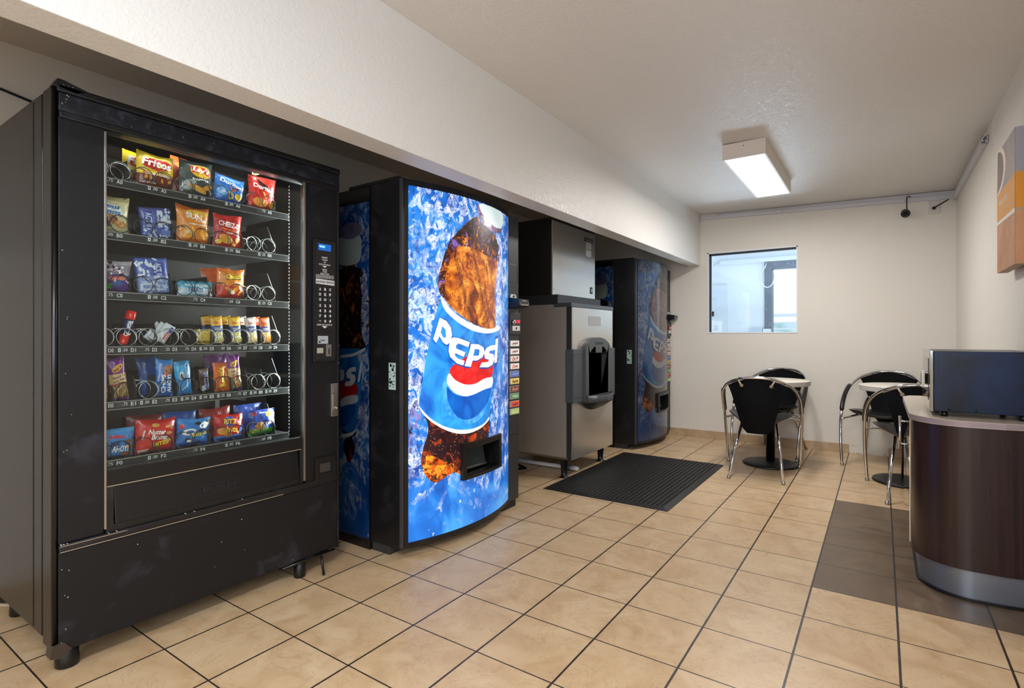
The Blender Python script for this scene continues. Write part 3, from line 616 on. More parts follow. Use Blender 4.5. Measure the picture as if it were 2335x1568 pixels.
def Fb(u):
    if u < .023 or u > .933: return 0.0
    return .095*(1-((u-.478)/.455)**2)
def chaikin(p, n=2):
    for _ in range(n):
        q = []
        for k in range(len(p)):
            a, b_ = p[k], p[(k+1) % len(p)]
            if max(abs(a[0]-b_[0]), abs(a[1]-b_[1])) < .012: q += [a]; continue
            q += [(a[0]*.78+b_[0]*.22, a[1]*.78+b_[1]*.22), (a[0]*.22+b_[0]*.78, a[1]*.22+b_[1]*.78)]
        p = q
    return p
def grow(poly, k, sx=0, sy=0):
    cx_ = sum(p[0] for p in poly)/len(poly); cy_ = sum(p[1] for p in poly)/len(poly)
    return [(cx_+(a-cx_)*k+sx, cy_+(c-cy_)*k+sy) for a, c in poly]
def drink_machine(loc, label, lit, h=1.915):
    A = LIT if lit else UNLIT
    t = thing('drinks_machine', loc, label, 'vending machine', 'bottled drinks machines')
    HU0, HU1, HV0, HV1 = .356, .735, .343, .530
    # cabinet
    b = MB(); b.box(-.84, -.235, 0.0, 1.055, .0, h-.004, BLKG, .004); b.box(-.84, -.235, -.002, 0, .05, .055, BLK)
    b.box(-.233, -.10, .012, 1.043, .0, .09, DGREYP, .004)
    b.build('cabinet', t)
    b = MB(); b.box(-.40, -.02, -.004, .09, h-.006, h+.012, BLK, .004); b.build('hinge_cover', t)
    # door: shell whose front bulges
    b = MB(); us = sorted(set([0, .012, .023]+[.023+.91*k/26 for k in range(27)]+[HU0, HU1]))
    us = [u for u in us if u <= .933]
    zs = [.052, .0775, HV0, HV1, 1.884, h]
    f3 = lambda u, v, off=0: (Fb(u)+off, u, v)
    for i in range(len(us)-1):
        for j in range(len(zs)-1):
            u0, u1, v0, v1 = us[i], us[i+1], zs[j], zs[j+1]
            if u0 >= HU0-1e-6 and u1 <= HU1+1e-6 and v0 >= HV0-1e-6 and v1 <= HV1+1e-6: continue
            b.add([f3(u0, v0), f3(u1, v0), f3(u1, v1), f3(u0, v1)], [[0, 1, 2, 3]], BLK)
    top = [(0 if u == 0 else Fb(u), u) for u in us]
    for z, flip in ((zs[0], 1), (zs[-1], 0)):
        for i in range(len(us)-1):
            q = [(-.228, us[i], z), (top[i][0], us[i], z), (top[i+1][0], us[i+1], z), (-.228, us[i+1], z)]
            b.add(q, [[0, 1, 2, 3] if not flip else [3, 2, 1, 0]], BLK)
    b.add([(0, 0, zs[0]), (0, 0, h), (-.228, 0, h), (-.228, 0, zs[0])], [[0, 1, 2, 3]], BLK)
    b.box(-.012, .004, -.003, .006, .06, h-.004, M('door_edge_trim', '3a3a3e', .35))
    b.build('door', t)
    # delivery port: recess, frame and flap
    pt = MB()
    x0 = -.10; fr = Fb((HU0+HU1)/2)
    c8 = [(x0, HU0, HV0), (x0, HU1, HV0), (x0, HU1, HV1), (x0, HU0, HV1)]
    fc = [f3(HU0, HV0), f3(HU1, HV0), f3(HU1, HV1), f3(HU0, HV1)]
    pt.add(c8+fc, [[0, 1, 2, 3], [0, 4, 5, 1], [1, 5, 6, 2], [2, 6, 7, 3], [3, 7, 4, 0]], DARK)
    po = pt.build('delivery_port', t)
    b = MB()
    for (a0, a1, b0, b1) in ((HU0-.006, HU0+.022, HV0-.006, HV1+.006), (HU1-.03, HU1+.006, HV0-.006, HV1+.006), (HU0+.022, HU1-.03, HV1-.024, HV1+.006), (HU0+.022, HU1-.03, HV0-.006, HV0+.014)):
        n = 6; us_ = [a0+(a1-a0)*k/n for k in range(n+1)]
        for k in range(n):
            p0, p1 = us_[k], us_[k+1]; o1, i1 = .022, -.02
            b.add([(Fb(p0)+i1, p0, b0), (Fb(p1)+i1, p1, b0), (Fb(p1)+i1, p1, b1), (Fb(p0)+i1, p0, b1), (Fb(p0)+o1, p0, b0), (Fb(p1)+o1, p1, b0), (Fb(p1)+o1, p1, b1), (Fb(p0)+o1, p0, b1)],
                  [[4, 5, 6, 7], [0, 1, 5, 4], [3, 7, 6, 2], [1, 2, 6, 5], [0, 4, 7, 3]], BLKPL)
    b.build('port_frame', po)
    b = MB(); b.add([(fr-.07, HU0+.05, HV0+.02), (fr-.055, HU1-.09, HV0+.02), (fr-.085, HU1-.09, HV1-.02), (fr-.10, HU0+.05, HV1-.02)], [[0, 1, 2, 3]], M('smoked_flap', '2c3638', .15))
    b.box(fr-.09, fr-.06, HU0+.05, HU0+.058, HV0+.02, HV1-.02, ALU); b.box(fr-.075, fr-.055, HU0+.02, HU1-.08, HV0+.02, HV0+.03, ALU); b.build('flap', po)
    # graphic panel
    b = MB(); hole = (HU0-.004, HU1+.004, HV0-.004, HV1+.004)
    mp = lambda u, v, off: (Fb(u)+off, u, v)
    def P(poly, mat, lv, **k):
        if lv and lv < 8: poly = chaikin(poly)
        poly = [(min(max(a, .0385), .929), min(max(c, .0785), 1.8835)) for a, c in poly]
        put_poly(b, poly, A[mat], mp, .0008+.0005*lv, du=.035, cuts_u=(HU0-.004, HU1+.004), cuts_v=(HV0-.004, HV1+.004), hole=hole)
    P([(.0385, .0785), (.929, .0785), (.929, 1.8835), (.0385, 1.8835)], 'bg', 0)
    for nm, mt, lv in (('patch', 'patch', 1), ('lower', 'lower', 1), ('flame', 'flame', 2), ('amber', 'amber', 1), ('darkneck', 'darkneck', 2), ('darkleft', 'darkleft', 2), ('glassy', 'glassy', 2),
                       ('ring', 'ring', 3), ('cap', 'cap', 4), ('label', 'label', 3), ('band1', 'band', 4), ('band2', 'band', 4), ('glow', 'glow', 4), ('globe', 'globe', 5), ('wave', 'wave', 6), ('red', 'red', 7)):
        P(FA[nm] if nm != 'darkleft' else grow(FA[nm], 1.08), mt, lv)
        if nm == 'darkneck': P(grow(FA[nm], 1.25, 0, -.05), 'darkleft', 3)
    for nm in 'PEQSI':
        P(grow(FA[nm], 1.09 if nm != 'I' else 1.3, .001, -.003), 'edge', 8)
    for nm in 'PEQSI': P(FA[nm], 'white', 9)
    P(FA['Ph'], 'label', 10); P(FA['Qh'], 'label', 10)
    b.build('graphic_panel', t)
    # side graphic
    b = MB(); sm = lambda s, v, off: (-s, -off, v); A2 = UNLIT
    def Q(poly, mat, lv): put_poly(b, [(min(max(a, .2405), .80), c) for a, c in (chaikin(poly) if 0 < lv < 6 else poly)], A2[mat], sm, .0008+.0004*lv, du=.1)
    Q([(.2405, .05), (.80, .05), (.80, 1.829), (.2405, 1.829)], 'bg', 0)
    AX = .40
    def mir(poly):
        r = [p for p in poly if p[0] < AX]; r = r if len(r) > 1 else poly
        r = sorted(r, key=lambda p: -p[1]); return r+[(2*AX-p[0], p[1]) for p in r[::-1]]
    Q(mir(SA['neck']), 'darkneck', 1); Q(SA['glassy'], 'glassy', 2); Q(mir(SA['lower']), 'lower', 1)
    Q(mir(SA['cap']), 'cap', 3); Q(ell(.388, 1.69, .092, .045), 'captop', 4)
    Q(mir(SA['label']), 'label', 3)
    for nm, mt in (('band1', 'band'), ('band2', 'band'), ('globe', 'globe'), ('wave', 'wave'), ('red', 'red')):
        Q(SA[nm]+[], mt, 5)
    for nm in 'PSI': Q(SA[nm], 'white', 7)
    o = b.build('side_graphic', t)
    # rating sticker on the door side
    b = MB(); b.box(-.092, -.042, -.0015, 0, .85, .986, M('sticker_pale', 'a9c4c0', .5), .0004)
    rr = random.Random(5)
    for k in range(26):
        a = -.09+rr.random()*.038; z = .856+rr.random()*.118; b.box(a, a+.004+rr.random()*.008, -.0021, -.0014, z, z+.003+rr.random()*.01, BLK)
    b.build('sticker', t, label='pale rating sticker')
    # control column
    b = MB(); b.box(-.228, 0, .935, 1.052, .055, h-.018, DGREYP, .004)
    b.box(-.01, .0012, .9475, 1.036, 1.472, 1.474, BLK); b.box(-.01, .0012, 1.034, 1.036, 1.472, 1.588, BLK); b.box(-.01, .0012, .9475, 1.036, 1.586, 1.588, M('edge_light', '8c8884', .4))
    b.box(0, .001, .94, 1.05, .481, .483, BLK)
    b.build('control_column', t)
    b = MB(); b.box(-.005, .009, .94, 1.062, 1.131, 1.274, M('coin_plate', '35373a', .4), .003); cp = b.build('coin_plate', t)
    b = MB(); b.lathe([(.017, 0), (.017, .012), (.013, .016), (0, .016)], 0, 0, ALU, 20, mtx=Matrix.Translation((.009, .974, 1.212)) @ Matrix.Rotation(PI/2, 4, 'Y')); b.build('knob', cp)
    b = MB(); b.box(.008, .0105, 1.013, 1.052, 1.208, 1.226, M('red_display', 'e0203a', .4, emit=1.2 if lit else .3)); b.box(.0105, .0108, 1.018, 1.03, 1.212, 1.222, BLK); b.build('display', cp)
    b = MB(); b.box(.008, .011, .968, 1.052, 1.157, 1.189, WHITE, .001); b.lathe([(.008, 0), (.008, .001)], 0, 0, BLK, 14, mtx=Matrix.Translation((.0111, 1.01, 1.173)) @ Matrix.Rotation(PI/2, 4, 'Y')); b.build('coin_slot', cp)
    b = MB(); b.add([(.002, .95, 1.366), (.002, 1.028, 1.366), (.002, 1.015, 1.394), (.002, .958, 1.394)], [[0, 1, 2, 3]], WHITE)
    b.add([(.0026, .975, 1.376), (.0026, 1.0, 1.372), (.0026, 1.005, 1.386), (.0026, .99, 1.388)], [[0, 1, 2, 3]], BLK); b.build('hand_sign', t)
    b = MB()
    b.prism([(-.005, 1.372), (.03, 1.366), (.085, 1.358), (.09, 1.318), (.055, 1.305), (-.005, 1.300)], .93, 1.045, BLKPL, 'y', bev=.003)
    bl = b.build('bill_acceptor', t)
    b = MB(); b.box(.0855, .0905, .94, 1.035, 1.318, 1.326, ALU); b.box(.0855, .0905, .94, .946, 1.32, 1.335, ALU); b.box(.0855, .0905, 1.03, 1.036, 1.32, 1.335, ALU)
    put_text(b, 'INSERT BILL', WHITE, lambda u, v, o_: (.0885+o_, .988+u, 1.348+v), 0, 0, .05, .009, off=.0005)
    b.build('bill_slot', bl)
    cols = [('e0dcd8', '8a2a34', 'pepsi'), ('e6e2dc', '9a3038', 'pepsi'), ('e8d0c4', '8a3a34', 'Dr P'), ('e6e0dc', 'd86a3a', 'Diet'), ('5a70b8', 'b8c4ec', 'Aqua'), ('e8c86a', '1a1a22', 'Fanta'), ('7a3c34', 'd8b8ac', 'Root'), ('5c8a56', 'e4ece0', 'Mtn'), ('e0542a', '23408c', 'Sunkist'), ('a8c070', 'eef2d8', 'lime')]
    for k, z in enumerate((1.074, 1.022, .975, .926, .876, .829, .779, .731, .681, .632)):
        b = MB(); b.box(-.002, .007, .946, 1.051, z-.021, z+.021, M('button_rim', 'a6a6a4', .3), .003)
        b.box(.006, .009, .951, 1.046, z-.0165, z+.0165, M('drink_card_%d_%d' % (k, lit), cols[k][0], .4, emit=.25 if lit else 0))
        b2 = cols[k]
        put_text(b, b2[2], M('drink_text_%d' % k, b2[1], .4), lambda u, v, o_: (.009+o_, .999+u, z+v), 0, 0, .068, .021, rot=.06, off=.0006, bold=.03, shear=.2)
        b.build('selection_button', t)
    b = MB(); b.box(-.17, -.02, .90, 1.05, 0, .052, BLK, .006); b.build('foot', t)
    b = MB(); b.box(-.8, -.70, .02, .12, .0, .02, BLK); b.build('foot', t)
    return t
drink_machine((-.48, .712, 0), 'lit blue drinks machine with cola bottle picture standing beside snack machine', True)
dm2 = drink_machine((-.495, 3.862, 0), 'unlit blue drinks machine in far corner between ice machine and window wall', False, 1.886)
b = MB(); b.box(-1.0, -.86, 3.9, 4.06, 1.885, 1.905, BLK, .004); o = b.build('strap'); o['label'] = 'small black bracket lying on top of the far drinks machine'; o['category'] = 'bracket'
# ------------------------------------------------------------------ snack machine
sn = thing('snack_machine', (-.70, -.05, 0), 'black glass-front snack machine in the foreground on short legs', 'vending machine')
so = sn.location
XF, Y0, Y1, Z0, Z1 = -.70, -.606, .508, .105, 1.935
SIDE = M('black_side_panel', '131110', .30, var=('1d1a19', 3, .4, .7), bumps=(120, .05), spec=.3)
b = MB()
b.box(-1.42, -.80, Y0, Y0+.02, Z0+.02, Z1-.01, SIDE, .003); b.box(-1.42, -.80, Y1-.02, Y1, Z0+.02, Z1-.01, SIDE, .003)
b.box(-1.42, -.80, Y0+.02, Y1-.02, Z1-.03, Z1-.01, SIDE); b.box(-1.42, -.80, Y0+.02, Y1-.02, Z0, Z0+.03, BLK); b.box(-1.42, -1.40, Y0+.02, Y1-.02, Z0, Z1-.02, DARK)
b.box(-.885, -.883, Y0-.0015, Y0, Z0+.03, Z1-.02, BLK)
b.box(-1.395, -.80, .362, .377, .60, 1.9, DARK); b.box(-1.395, -.78, -.585, -.57, .60, 1.9, DARK)
b.box(-1.395, -.80, -.57, .362, .56, .58, DARK); b.box(-1.30, -1.28, -.57, .362, .58, 1.9, DARK)
b.build('cabinet', sn, so)
b = MB()
for (a, c, d, e) in ((Y0+.004, Y0+.05, Z0+.03, Z1-.03), (Y1-.13, Y1-.004, Z0+.03, Z1-.03), (Y0+.05, Y1-.13, Z0+.03, .56), (Y0+.05, Y1-.13, 1.86, Z1-.03)): b.box(-.81, -.785, a, c, d, e, BLK)
b.build('door_gasket', sn, so)
b = MB()
b.box(-.79, XF-.002, Y0, Y0+.016, Z0, Z1-.006, SIDE, .004)
b.tube([(XF-.008, Y0+.008, Z0-.002), (XF-.008, Y0+.008, Z1-.01)], .009, BLKG, 12)
b.box(XF-.03, XF, Y0+.016, -.466, .445, 1.833, BLKW, .003)               # panel left of the window
b.box(XF-.03, XF, .318, Y1-.012, .43, 1.852, BLKW, .003)                    # panel right of the window
b.box(-.79, XF, Y1-.014, Y1, Z0-.02, Z1-.006, BLK, .004)
b.box(XF-.03, XF+.003, Y0+.016, Y1-.014, 1.853, 1.912, HDR, .003)
b.box(XF-.05, XF+.012, Y0+.01, Y1-.004, 1.912, 1.936, BLK, .005)
b.box(XF-.05, XF+.009, Y0+.016, Y1-.012, 1.829, 1.853, BLK, .005)
b.prism([(Y0-.001, 1.925), (Y0+.012, 1.952), (Y0+.03, 1.950), (Y0+.10, 1.934), (Y0+.06, 1.915)], XF-.03, XF+.012, BLK, 'x', bev=.003)
b.box(-.79, XF-.02, Y0+.016, Y1-.014, 1.90, 1.925, BLK)
b.box(XF-.03, XF, Y0+.016, Y1-.014, Z0-.012, .418, BLKW, .004)              # kick panel
b.box(XF-.04, XF+.008, Y0+.016, Y1-.014, .418, .444, BLK, .005)
b.box(-.79, XF-.01, Y0+.016, Y1-.014, Z0-.012, Z0+.004, BLK)
AG = M('worn_edge', '9a8c7a', .5)
b.box(XF+.0085, XF+.0095, Y0+.018, .20, .4185, .421, AG); b.box(XF+.0085, XF+.0095, Y0+.018, -.40, .437, .439, AG)
b.prism([(Y0-.006, Z0-.02), (Y0+.02, Z0-.03), (Y0+.05, Z0-.008), (Y0+.03, Z0+.02), (Y0, Z0+.02)], XF-.04, XF+.006, M('bent_corner', '4a423c', .4, .6), 'x')
rr = random.Random(11)
for k in range(46):
    a = rr.choice([rr.uniform(Y0+.02, Y1-.02), Y0+.02+rr.random()*.03]); z = rr.choice([1.857+rr.random()*.05, 1.934, Z0+rr.random()*.3, .443, .5+rr.random()*1.3])
    if Y0+.06 < a < .5 and .45 < z < 1.85: a = rr.choice([Y0+.012, Y1-.006])
    b.box(XF+.0005, XF+.0125 if z > 1.9 or .42 < z < .45 else XF+.0042, a, a+.001+rr.random()*.002, z, z+.001+rr.random()*.002, M('chip', 'b8b4ac', .6))
b.build('door', sn, so)
b = MB(); b.box(XF-.004, XF+.006, -.4665, -.4595, .459, 1.822, ALU, .001); b.build('chrome_trim', sn, so)
b = MB(); b.box(XF-.004, XF+.006, .3055, .3145, .454, 1.832, ALU, .001); b.build('chrome_trim', sn, so)
b = MB(); b.box(XF-.006, XF-.002, -.46, .306, .655, 1.83, glass); b.build('glass_pane', sn, so)
b = MB()
b.box(XF-.03, XF-.001, -.46, .306, .602, .656, BLKPL, .003)
b.box(XF-.03, XF-.001, -.46, -.437, .44, .602, BLK); b.box(XF-.03, XF-.001, .29, .306, .44, .602, BLK); b.box(XF-.03, XF-.004, -.437, .29, .44, .468, BLK)
b.box(XF-.06, XF-.05, -.437, .29, .44, .61, DARK)
b.box(XF-.001, XF+.0005, -.46, .295, .6005, .6035, AG)
b.build('delivery_frame', sn, so)
b = MB()
b.prism([(XF-.03, .474), (XF+.002, .470), (XF-.012, .598), (XF-.035, .598)], -.433, .286, BLKPL, 'y', bev=.003)
fl_ = b.build('delivery_flap', sn, so)
b = MB(); fm = lambda u, v, off: (XF+.002-(v-.47)*.109+off, u, v)
for (a, c, d, e) in ((-.152, .005, .531, .5335), (-.152, .005, .4955, .498), (-.152, -.1495, .498, .531), (.0025, .005, .498, .531)):
    put_poly(b, [(a, d), (c, d), (c, e), (a, e)], M('embossed', '222126', .4), fm, .002)
put_text(b, 'PUSH', M('embossed'), fm, -.0735, .514, .13, .022, off=.002, bold=.01)
b.build('push_lettering', fl_, so)
# interior lamp
b = MB(); b.tube([(-.752, -.44, 1.843), (-.752, .10, 1.843)], .0065, M('lamp_tube', 'dfeee6', .4, emit=.7), 12); lm = b.build('lamp_tube', sn, so)
b = MB(); b.box(-.768, -.738, .10, .118, 1.826, 1.846, M('lamp_socket', 'd8c890', .5)); b.box(-.775, -.765, -.45, .12, 1.835, 1.85, DARK); b.build('lamp_holder', sn, so)
b = MB()
for k in range(74): z = .66+k*.0158; b.box(-.779, -.777, .2835, .2865, z, z+.008, M('rail_slot', '2c2f30', .6))
b.build('rail', sn, so)
# control panel
b = MB(); b.box(XF, XF+.012, .352, .481, .998, 1.581, BLKPL, .006); b.box(XF+.0118, XF+.0125, .364, .472, 1.01, 1.566, M('control_recess', '1b1a1c', .5)); cpb = b; cm = lambda u, v, off: (XF+.0125+off, u, v)
disp_mb = MB(); b = disp_mb; b.box(XF+.0125, XF+.0135, .378, .448, 1.527, 1.558, M('display_blue', '0c4f9a', .3, emit=.7))
cm = lambda u, v, off: (XF+.0125+off, u, v)
put_text(b, 'VEND', M('display_text', '9fe6ff', .4, emit=1.5), cm, .398, 1.545, .032, .010, off=.0016)
b = cpb
yy = .413
for txt, z, w_, h_ in (('INSERT', 1.494, .034, .007), ('COINS', 1.483, .03, .007), ('OR', 1.472, .011, .007), ('DOLLAR BILLS', 1.461, .062, .007), ('MAKE', 1.437, .025, .007), ('YOUR', 1.427, .025, .007), ('SELECTION', 1.417, .048, .007), ('INSERT BILLS FACE UP', 1.175, .085, .007)):
    put_text(b, txt, WHITE, cm, yy, z, w_, h_, off=.0008, bold=.01)
put_poly(b, [(.400, 1.454), (.426, 1.454), (.413, 1.446)], WHITE, cm, .0008); put_poly(b, [(.398, 1.168), (.428, 1.168), (.413, 1.158)], WHITE, cm, .0008)
for (a, c, d, e) in ((.365, .463, 1.4095, 1.411), (.365, .463, 1.396, 1.3975), (.365, .3665, 1.396, 1.411), (.4615, .463, 1.396, 1.411)): put_poly(b, [(a, d), (c, d), (c, e), (a, e)], WHITE, cm, .0008)
put_text(b, 'CHANGE RETURNED BELOW', WHITE, cm, .414, 1.4035, .09, .006, off=.0008, bold=.01)
put_poly(b, [(.364, 1.368), (.468, 1.364), (.468, 1.388), (.364, 1.392)], M('maker_plate', 'd0d0d2', .4), cm, .0008); put_text(b, 'NATIONAL VENDORS', BLK, cm, .416, 1.378, .098, .009, off=.0014, bold=.02)
cpn = b.build('control_panel', sn, so); disp_mb.build('display', cpn, so)
keys = ['ABC', 'DEF', 'GHJ', '123', '456', '789', '*0#']; KM = M('key_dark', '26262a', .4)
for r_, row in enumerate(keys):
    for c_, ch in enumerate(row):
        y_ = .385+c_*.028; z_ = 1.343-r_*.0245-(.004 if r_ > 2 else 0)
        b = MB(); b.box(XF+.0125, XF+.0165, y_-.0115, y_+.0115, z_-.0095, z_+.0095, KM, .002)
        put_text(b, ch, WHITE, cm, y_, z_, .010 if ch not in '1J' else .005, .013 if ch != '*' else .008, off=.0046, bold=.03); b.build('key', cpn, so)
b = MB(); b.box(XF+.0125, XF+.015, .366, .462, 1.135, 1.153, DARK, .002); b.build('bill_slot', cpn, so)
b = MB(); b.box(XF+.0125, XF+.0135, .375, .432, 1.085, 1.122, M('bill_sticker', 'aab2b8', .5)); put_poly(b, ell(.403, 1.106, .013, .008), BLK, cm, .0012); put_poly(b, ell(.403, 1.110, .013, .008), M('bill_sticker'), cm, .0015); put_poly(b, [(.38, 1.09), (.39, 1.09), (.39, 1.098), (.38, 1.098)], BLK, cm, .0015); b.build('sticker', cpn, so)
b = MB(); b.box(XF+.0125, XF+.020, .37, .401, 1.040, 1.066, M('button_cream', 'a8a698', .4), .002); b.build('return_button', cpn, so)
b = MB(); b.box(XF+.0125, XF+.021, .417, .447, 1.024, 1.082, ALU, .003); b.box(XF+.0205, XF+.0218, .429, .434, 1.035, 1.062, BLK); b.build('coin_slot', cpn, so)
b = MB(); b.box(XF, XF+.016, .449, .489, .733, .893, ALU, .004); lk = b.build('lock_handle', sn, so)
b = MB(); b.box(XF+.0155, XF+.020, .456, .482, .762, .84, ALU, .003); b.box(XF+.0155, XF+.018, .458, .480, .85, .878, M('lock_inset', '8c8a88', .4, .8), .002)
b.lathe([(.0085, 0), (.008, .004), (.004, .004), (.004, .001), (0, .001)], 0, 0, ALU, 18, mtx=Matrix.Translation((XF+.020, .471, .775)) @ Matrix.Rotation(PI/2, 4, 'Y')); b.build('lock_cylinder', lk, so)
b = MB()
for (a, c, d, e) in ((.366, .388, .443, .546), (.462, .482, .443, .546), (.388, .462, .52, .546), (.388, .462, .443, .468)): b.box(XF, XF+.009, a, c, d, e, BLKPL, .003)
b.box(XF+.001, XF+.003, .386, .464, .466, .522, DARK); b.box(XF+.003, XF+.004, .392, .452, .475, .515, M('return_flap', '3a3838', .2)); b.build('coin_return', sn, so)
for (x, y, r) in ((-.794, -.54, .034), (-.741, .315, .026), (-1.37, -.53, .03), (-1.37, .42, .03)):
    b = MB(); b.lathe([(r*.85, 0), (r, .004), (r, .03), (r*.95, .034), (r*1.0, Z0)], x, y, BLKPL, 20); b.build('leg', sn, so)
b = MB(); b.box(-.705, -.695, .36, .44, .088, .094, BLKG); b.tube([(-.66, .388, .0), (-.70, .40, .10)], .006, BLKG, 8); b.tube([(-.70, .2, .085), (-.69, .47, .09)], .006, BLKG, 8); b.build('kick_stand', sn, so)

# trays with coils and price strips
ROWS = {'A': (1.683, 1.672, 5, [('A0', '.75'), ('A2', '1.00'), ('A4', '1.00'), ('A6', '1.00'), ('A8', '.75')]),
        'B': (1.493, 1.480, 5, [('B0', '1.00'), ('B2', '1.00'), ('B4', '1.00'), ('B6', '1.00'), ('B8', '1.25')]),
        'C': (1.280, 1.266, 5, [('C0', '.75'), ('C2', '1.00'), ('C4', '.75'), ('C6', '.65'), ('C8', '1.25')]),
        'D': (1.085, 1.070, 10, [('D0', '.75'), ('D1', '1.50'), ('D2', '.75'), ('D3', '.25'), ('D4', '.75'), ('D5', '1.00'), ('D6', '.50'), ('D7', '.50'), ('D8', '.50'), ('D9', '.50')]),
        'E': (.889, .875, 10, [('E0', '.75'), ('E1', '.75'), ('E2', '1.00'), ('E3', '.75'), ('E4', '1.00'), ('E5', '1.00'), ('E6', '1.25'), ('E7', '.75'), ('E8', '1.00'), ('E9', '1.00')]),
        'F': (.682, .667, 5, [('F0', '.75'), ('F2', '1.00'), ('F4', '.75'), ('F6', '1.00'), ('F8', '.65')])}
STRIP = M('price_strip', '2c2e30', .35); TAG = M('price_tag', '3e4042', .4); PW = M('price_white', 'dfe2e2', .5); TRAY = M('tray_metal', '37393a', .35, .6); DIV = M('tray_divider', '4c5050', .3, .5)
def coil(cy, zc, r, hand, mat, turns):
    pts = []; n = int(turns*18)
    for k in range(n+1):
        a = 2*PI*k/18; pts.append((-.757-.062*(k-20)/18 if k > 20 else -.757, cy+hand*r*math.sin(a+PI*.15), zc-r*math.cos(a+PI*.15)))
    b = MB(); b.tube(pts, .0015, mat, 5); return b
EMPTY = {'A0', 'B8', 'C8', 'D0', 'D2', 'D4', 'E2', 'E8', 'E9'}
for rk, (zt, zl, n, labs) in ROWS.items():
    b = MB()
    b.box(-1.27, -.755, -.565, .268, zt-.012, zt-.004, TRAY); b.box(-.757, -.753, -.565, .268, zt-.030, zt-.001, STRIP, .001)
    b.box(-.7545, -.7515, -.565, .268, zt-.0045, zt-.001, M('strip_edge', 'a8b0b0', .25, .8)); b.box(-.7545, -.7515, -.565, .268, zt-.031, zt-.0285, M('strip_edge'))
    tm = lambda u, v, off: (-.753+off, u, v)
    p = .142 if n == 5 else .0715
    for k, (lb, pr) in enumerate(labs):
        ly = (-.401+.1435*k) if n == 5 else (-.4275+.0698*k)
        s_ = 1.0 if n == 5 else .9
        put_text(b, lb, PW, tm, ly, zl, .0185*s_, .0135, off=.001, bold=.02)
        px = ly-.032*s_
        put_poly(b, [(px-.028*s_, zl-.009), (px-.002, zl-.009), (px-.002, zl+.009), (px-.028*s_, zl+.009)], TAG, tm, .0004)
        put_text(b, pr[-3:], PW, tm, px+.003*s_, zl+.001, .017*s_, .011, off=.001, bold=.01)
        if len(pr) > 3:
            put_poly(b, [(px-.021*s_, zl-.006), (px-.012*s_, zl-.006), (px-.012*s_, zl+.007), (px-.021*s_, zl+.007)], PW, tm, .0008)
            put_text(b, '1', BLK, tm, px-.0165*s_, zl+.0005, .0025, .007, off=.0012)
    tr = b.build('tray', sn, so)
    for k in range(n+1):
        yd = (-.502+p*k) if n == 5 else (-.484+p*k)
        yd = min(yd, .262) if n == 5 else min(yd, .258)
        last = k == n
        b = MB(); hgt = .085 if not last else .13
        b.prism([(-.775 if not last else -.765, zt-.004), (-1.25, zt-.004), (-1.25, zt+hgt), (-.83 if last else -.80, zt+hgt), (-.77 if last else -.778, zt+hgt*.25)], yd-.0008, yd+.0008, DIV, 'y')
        b.build('divider', tr, so)
    for k in range(n):
        cy = (-.431+p*k) if n == 5 else (-.449+p*k)
        lb = labs[k][0]
        if n == 5:
            for h_ in (-1, 1):
                o = coil(cy+h_*.0345, zt+.031, .0315, h_, WIRE if lb in EMPTY else WIREB, 5 if lb in EMPTY else 3).build('coil', tr, so)
        else:
            o = coil(cy, zt+.032, .0325, 1, WIRE if lb in EMPTY or rk == 'D' else WIREB, 5 if lb in EMPTY else 3).build('coil', tr, so)

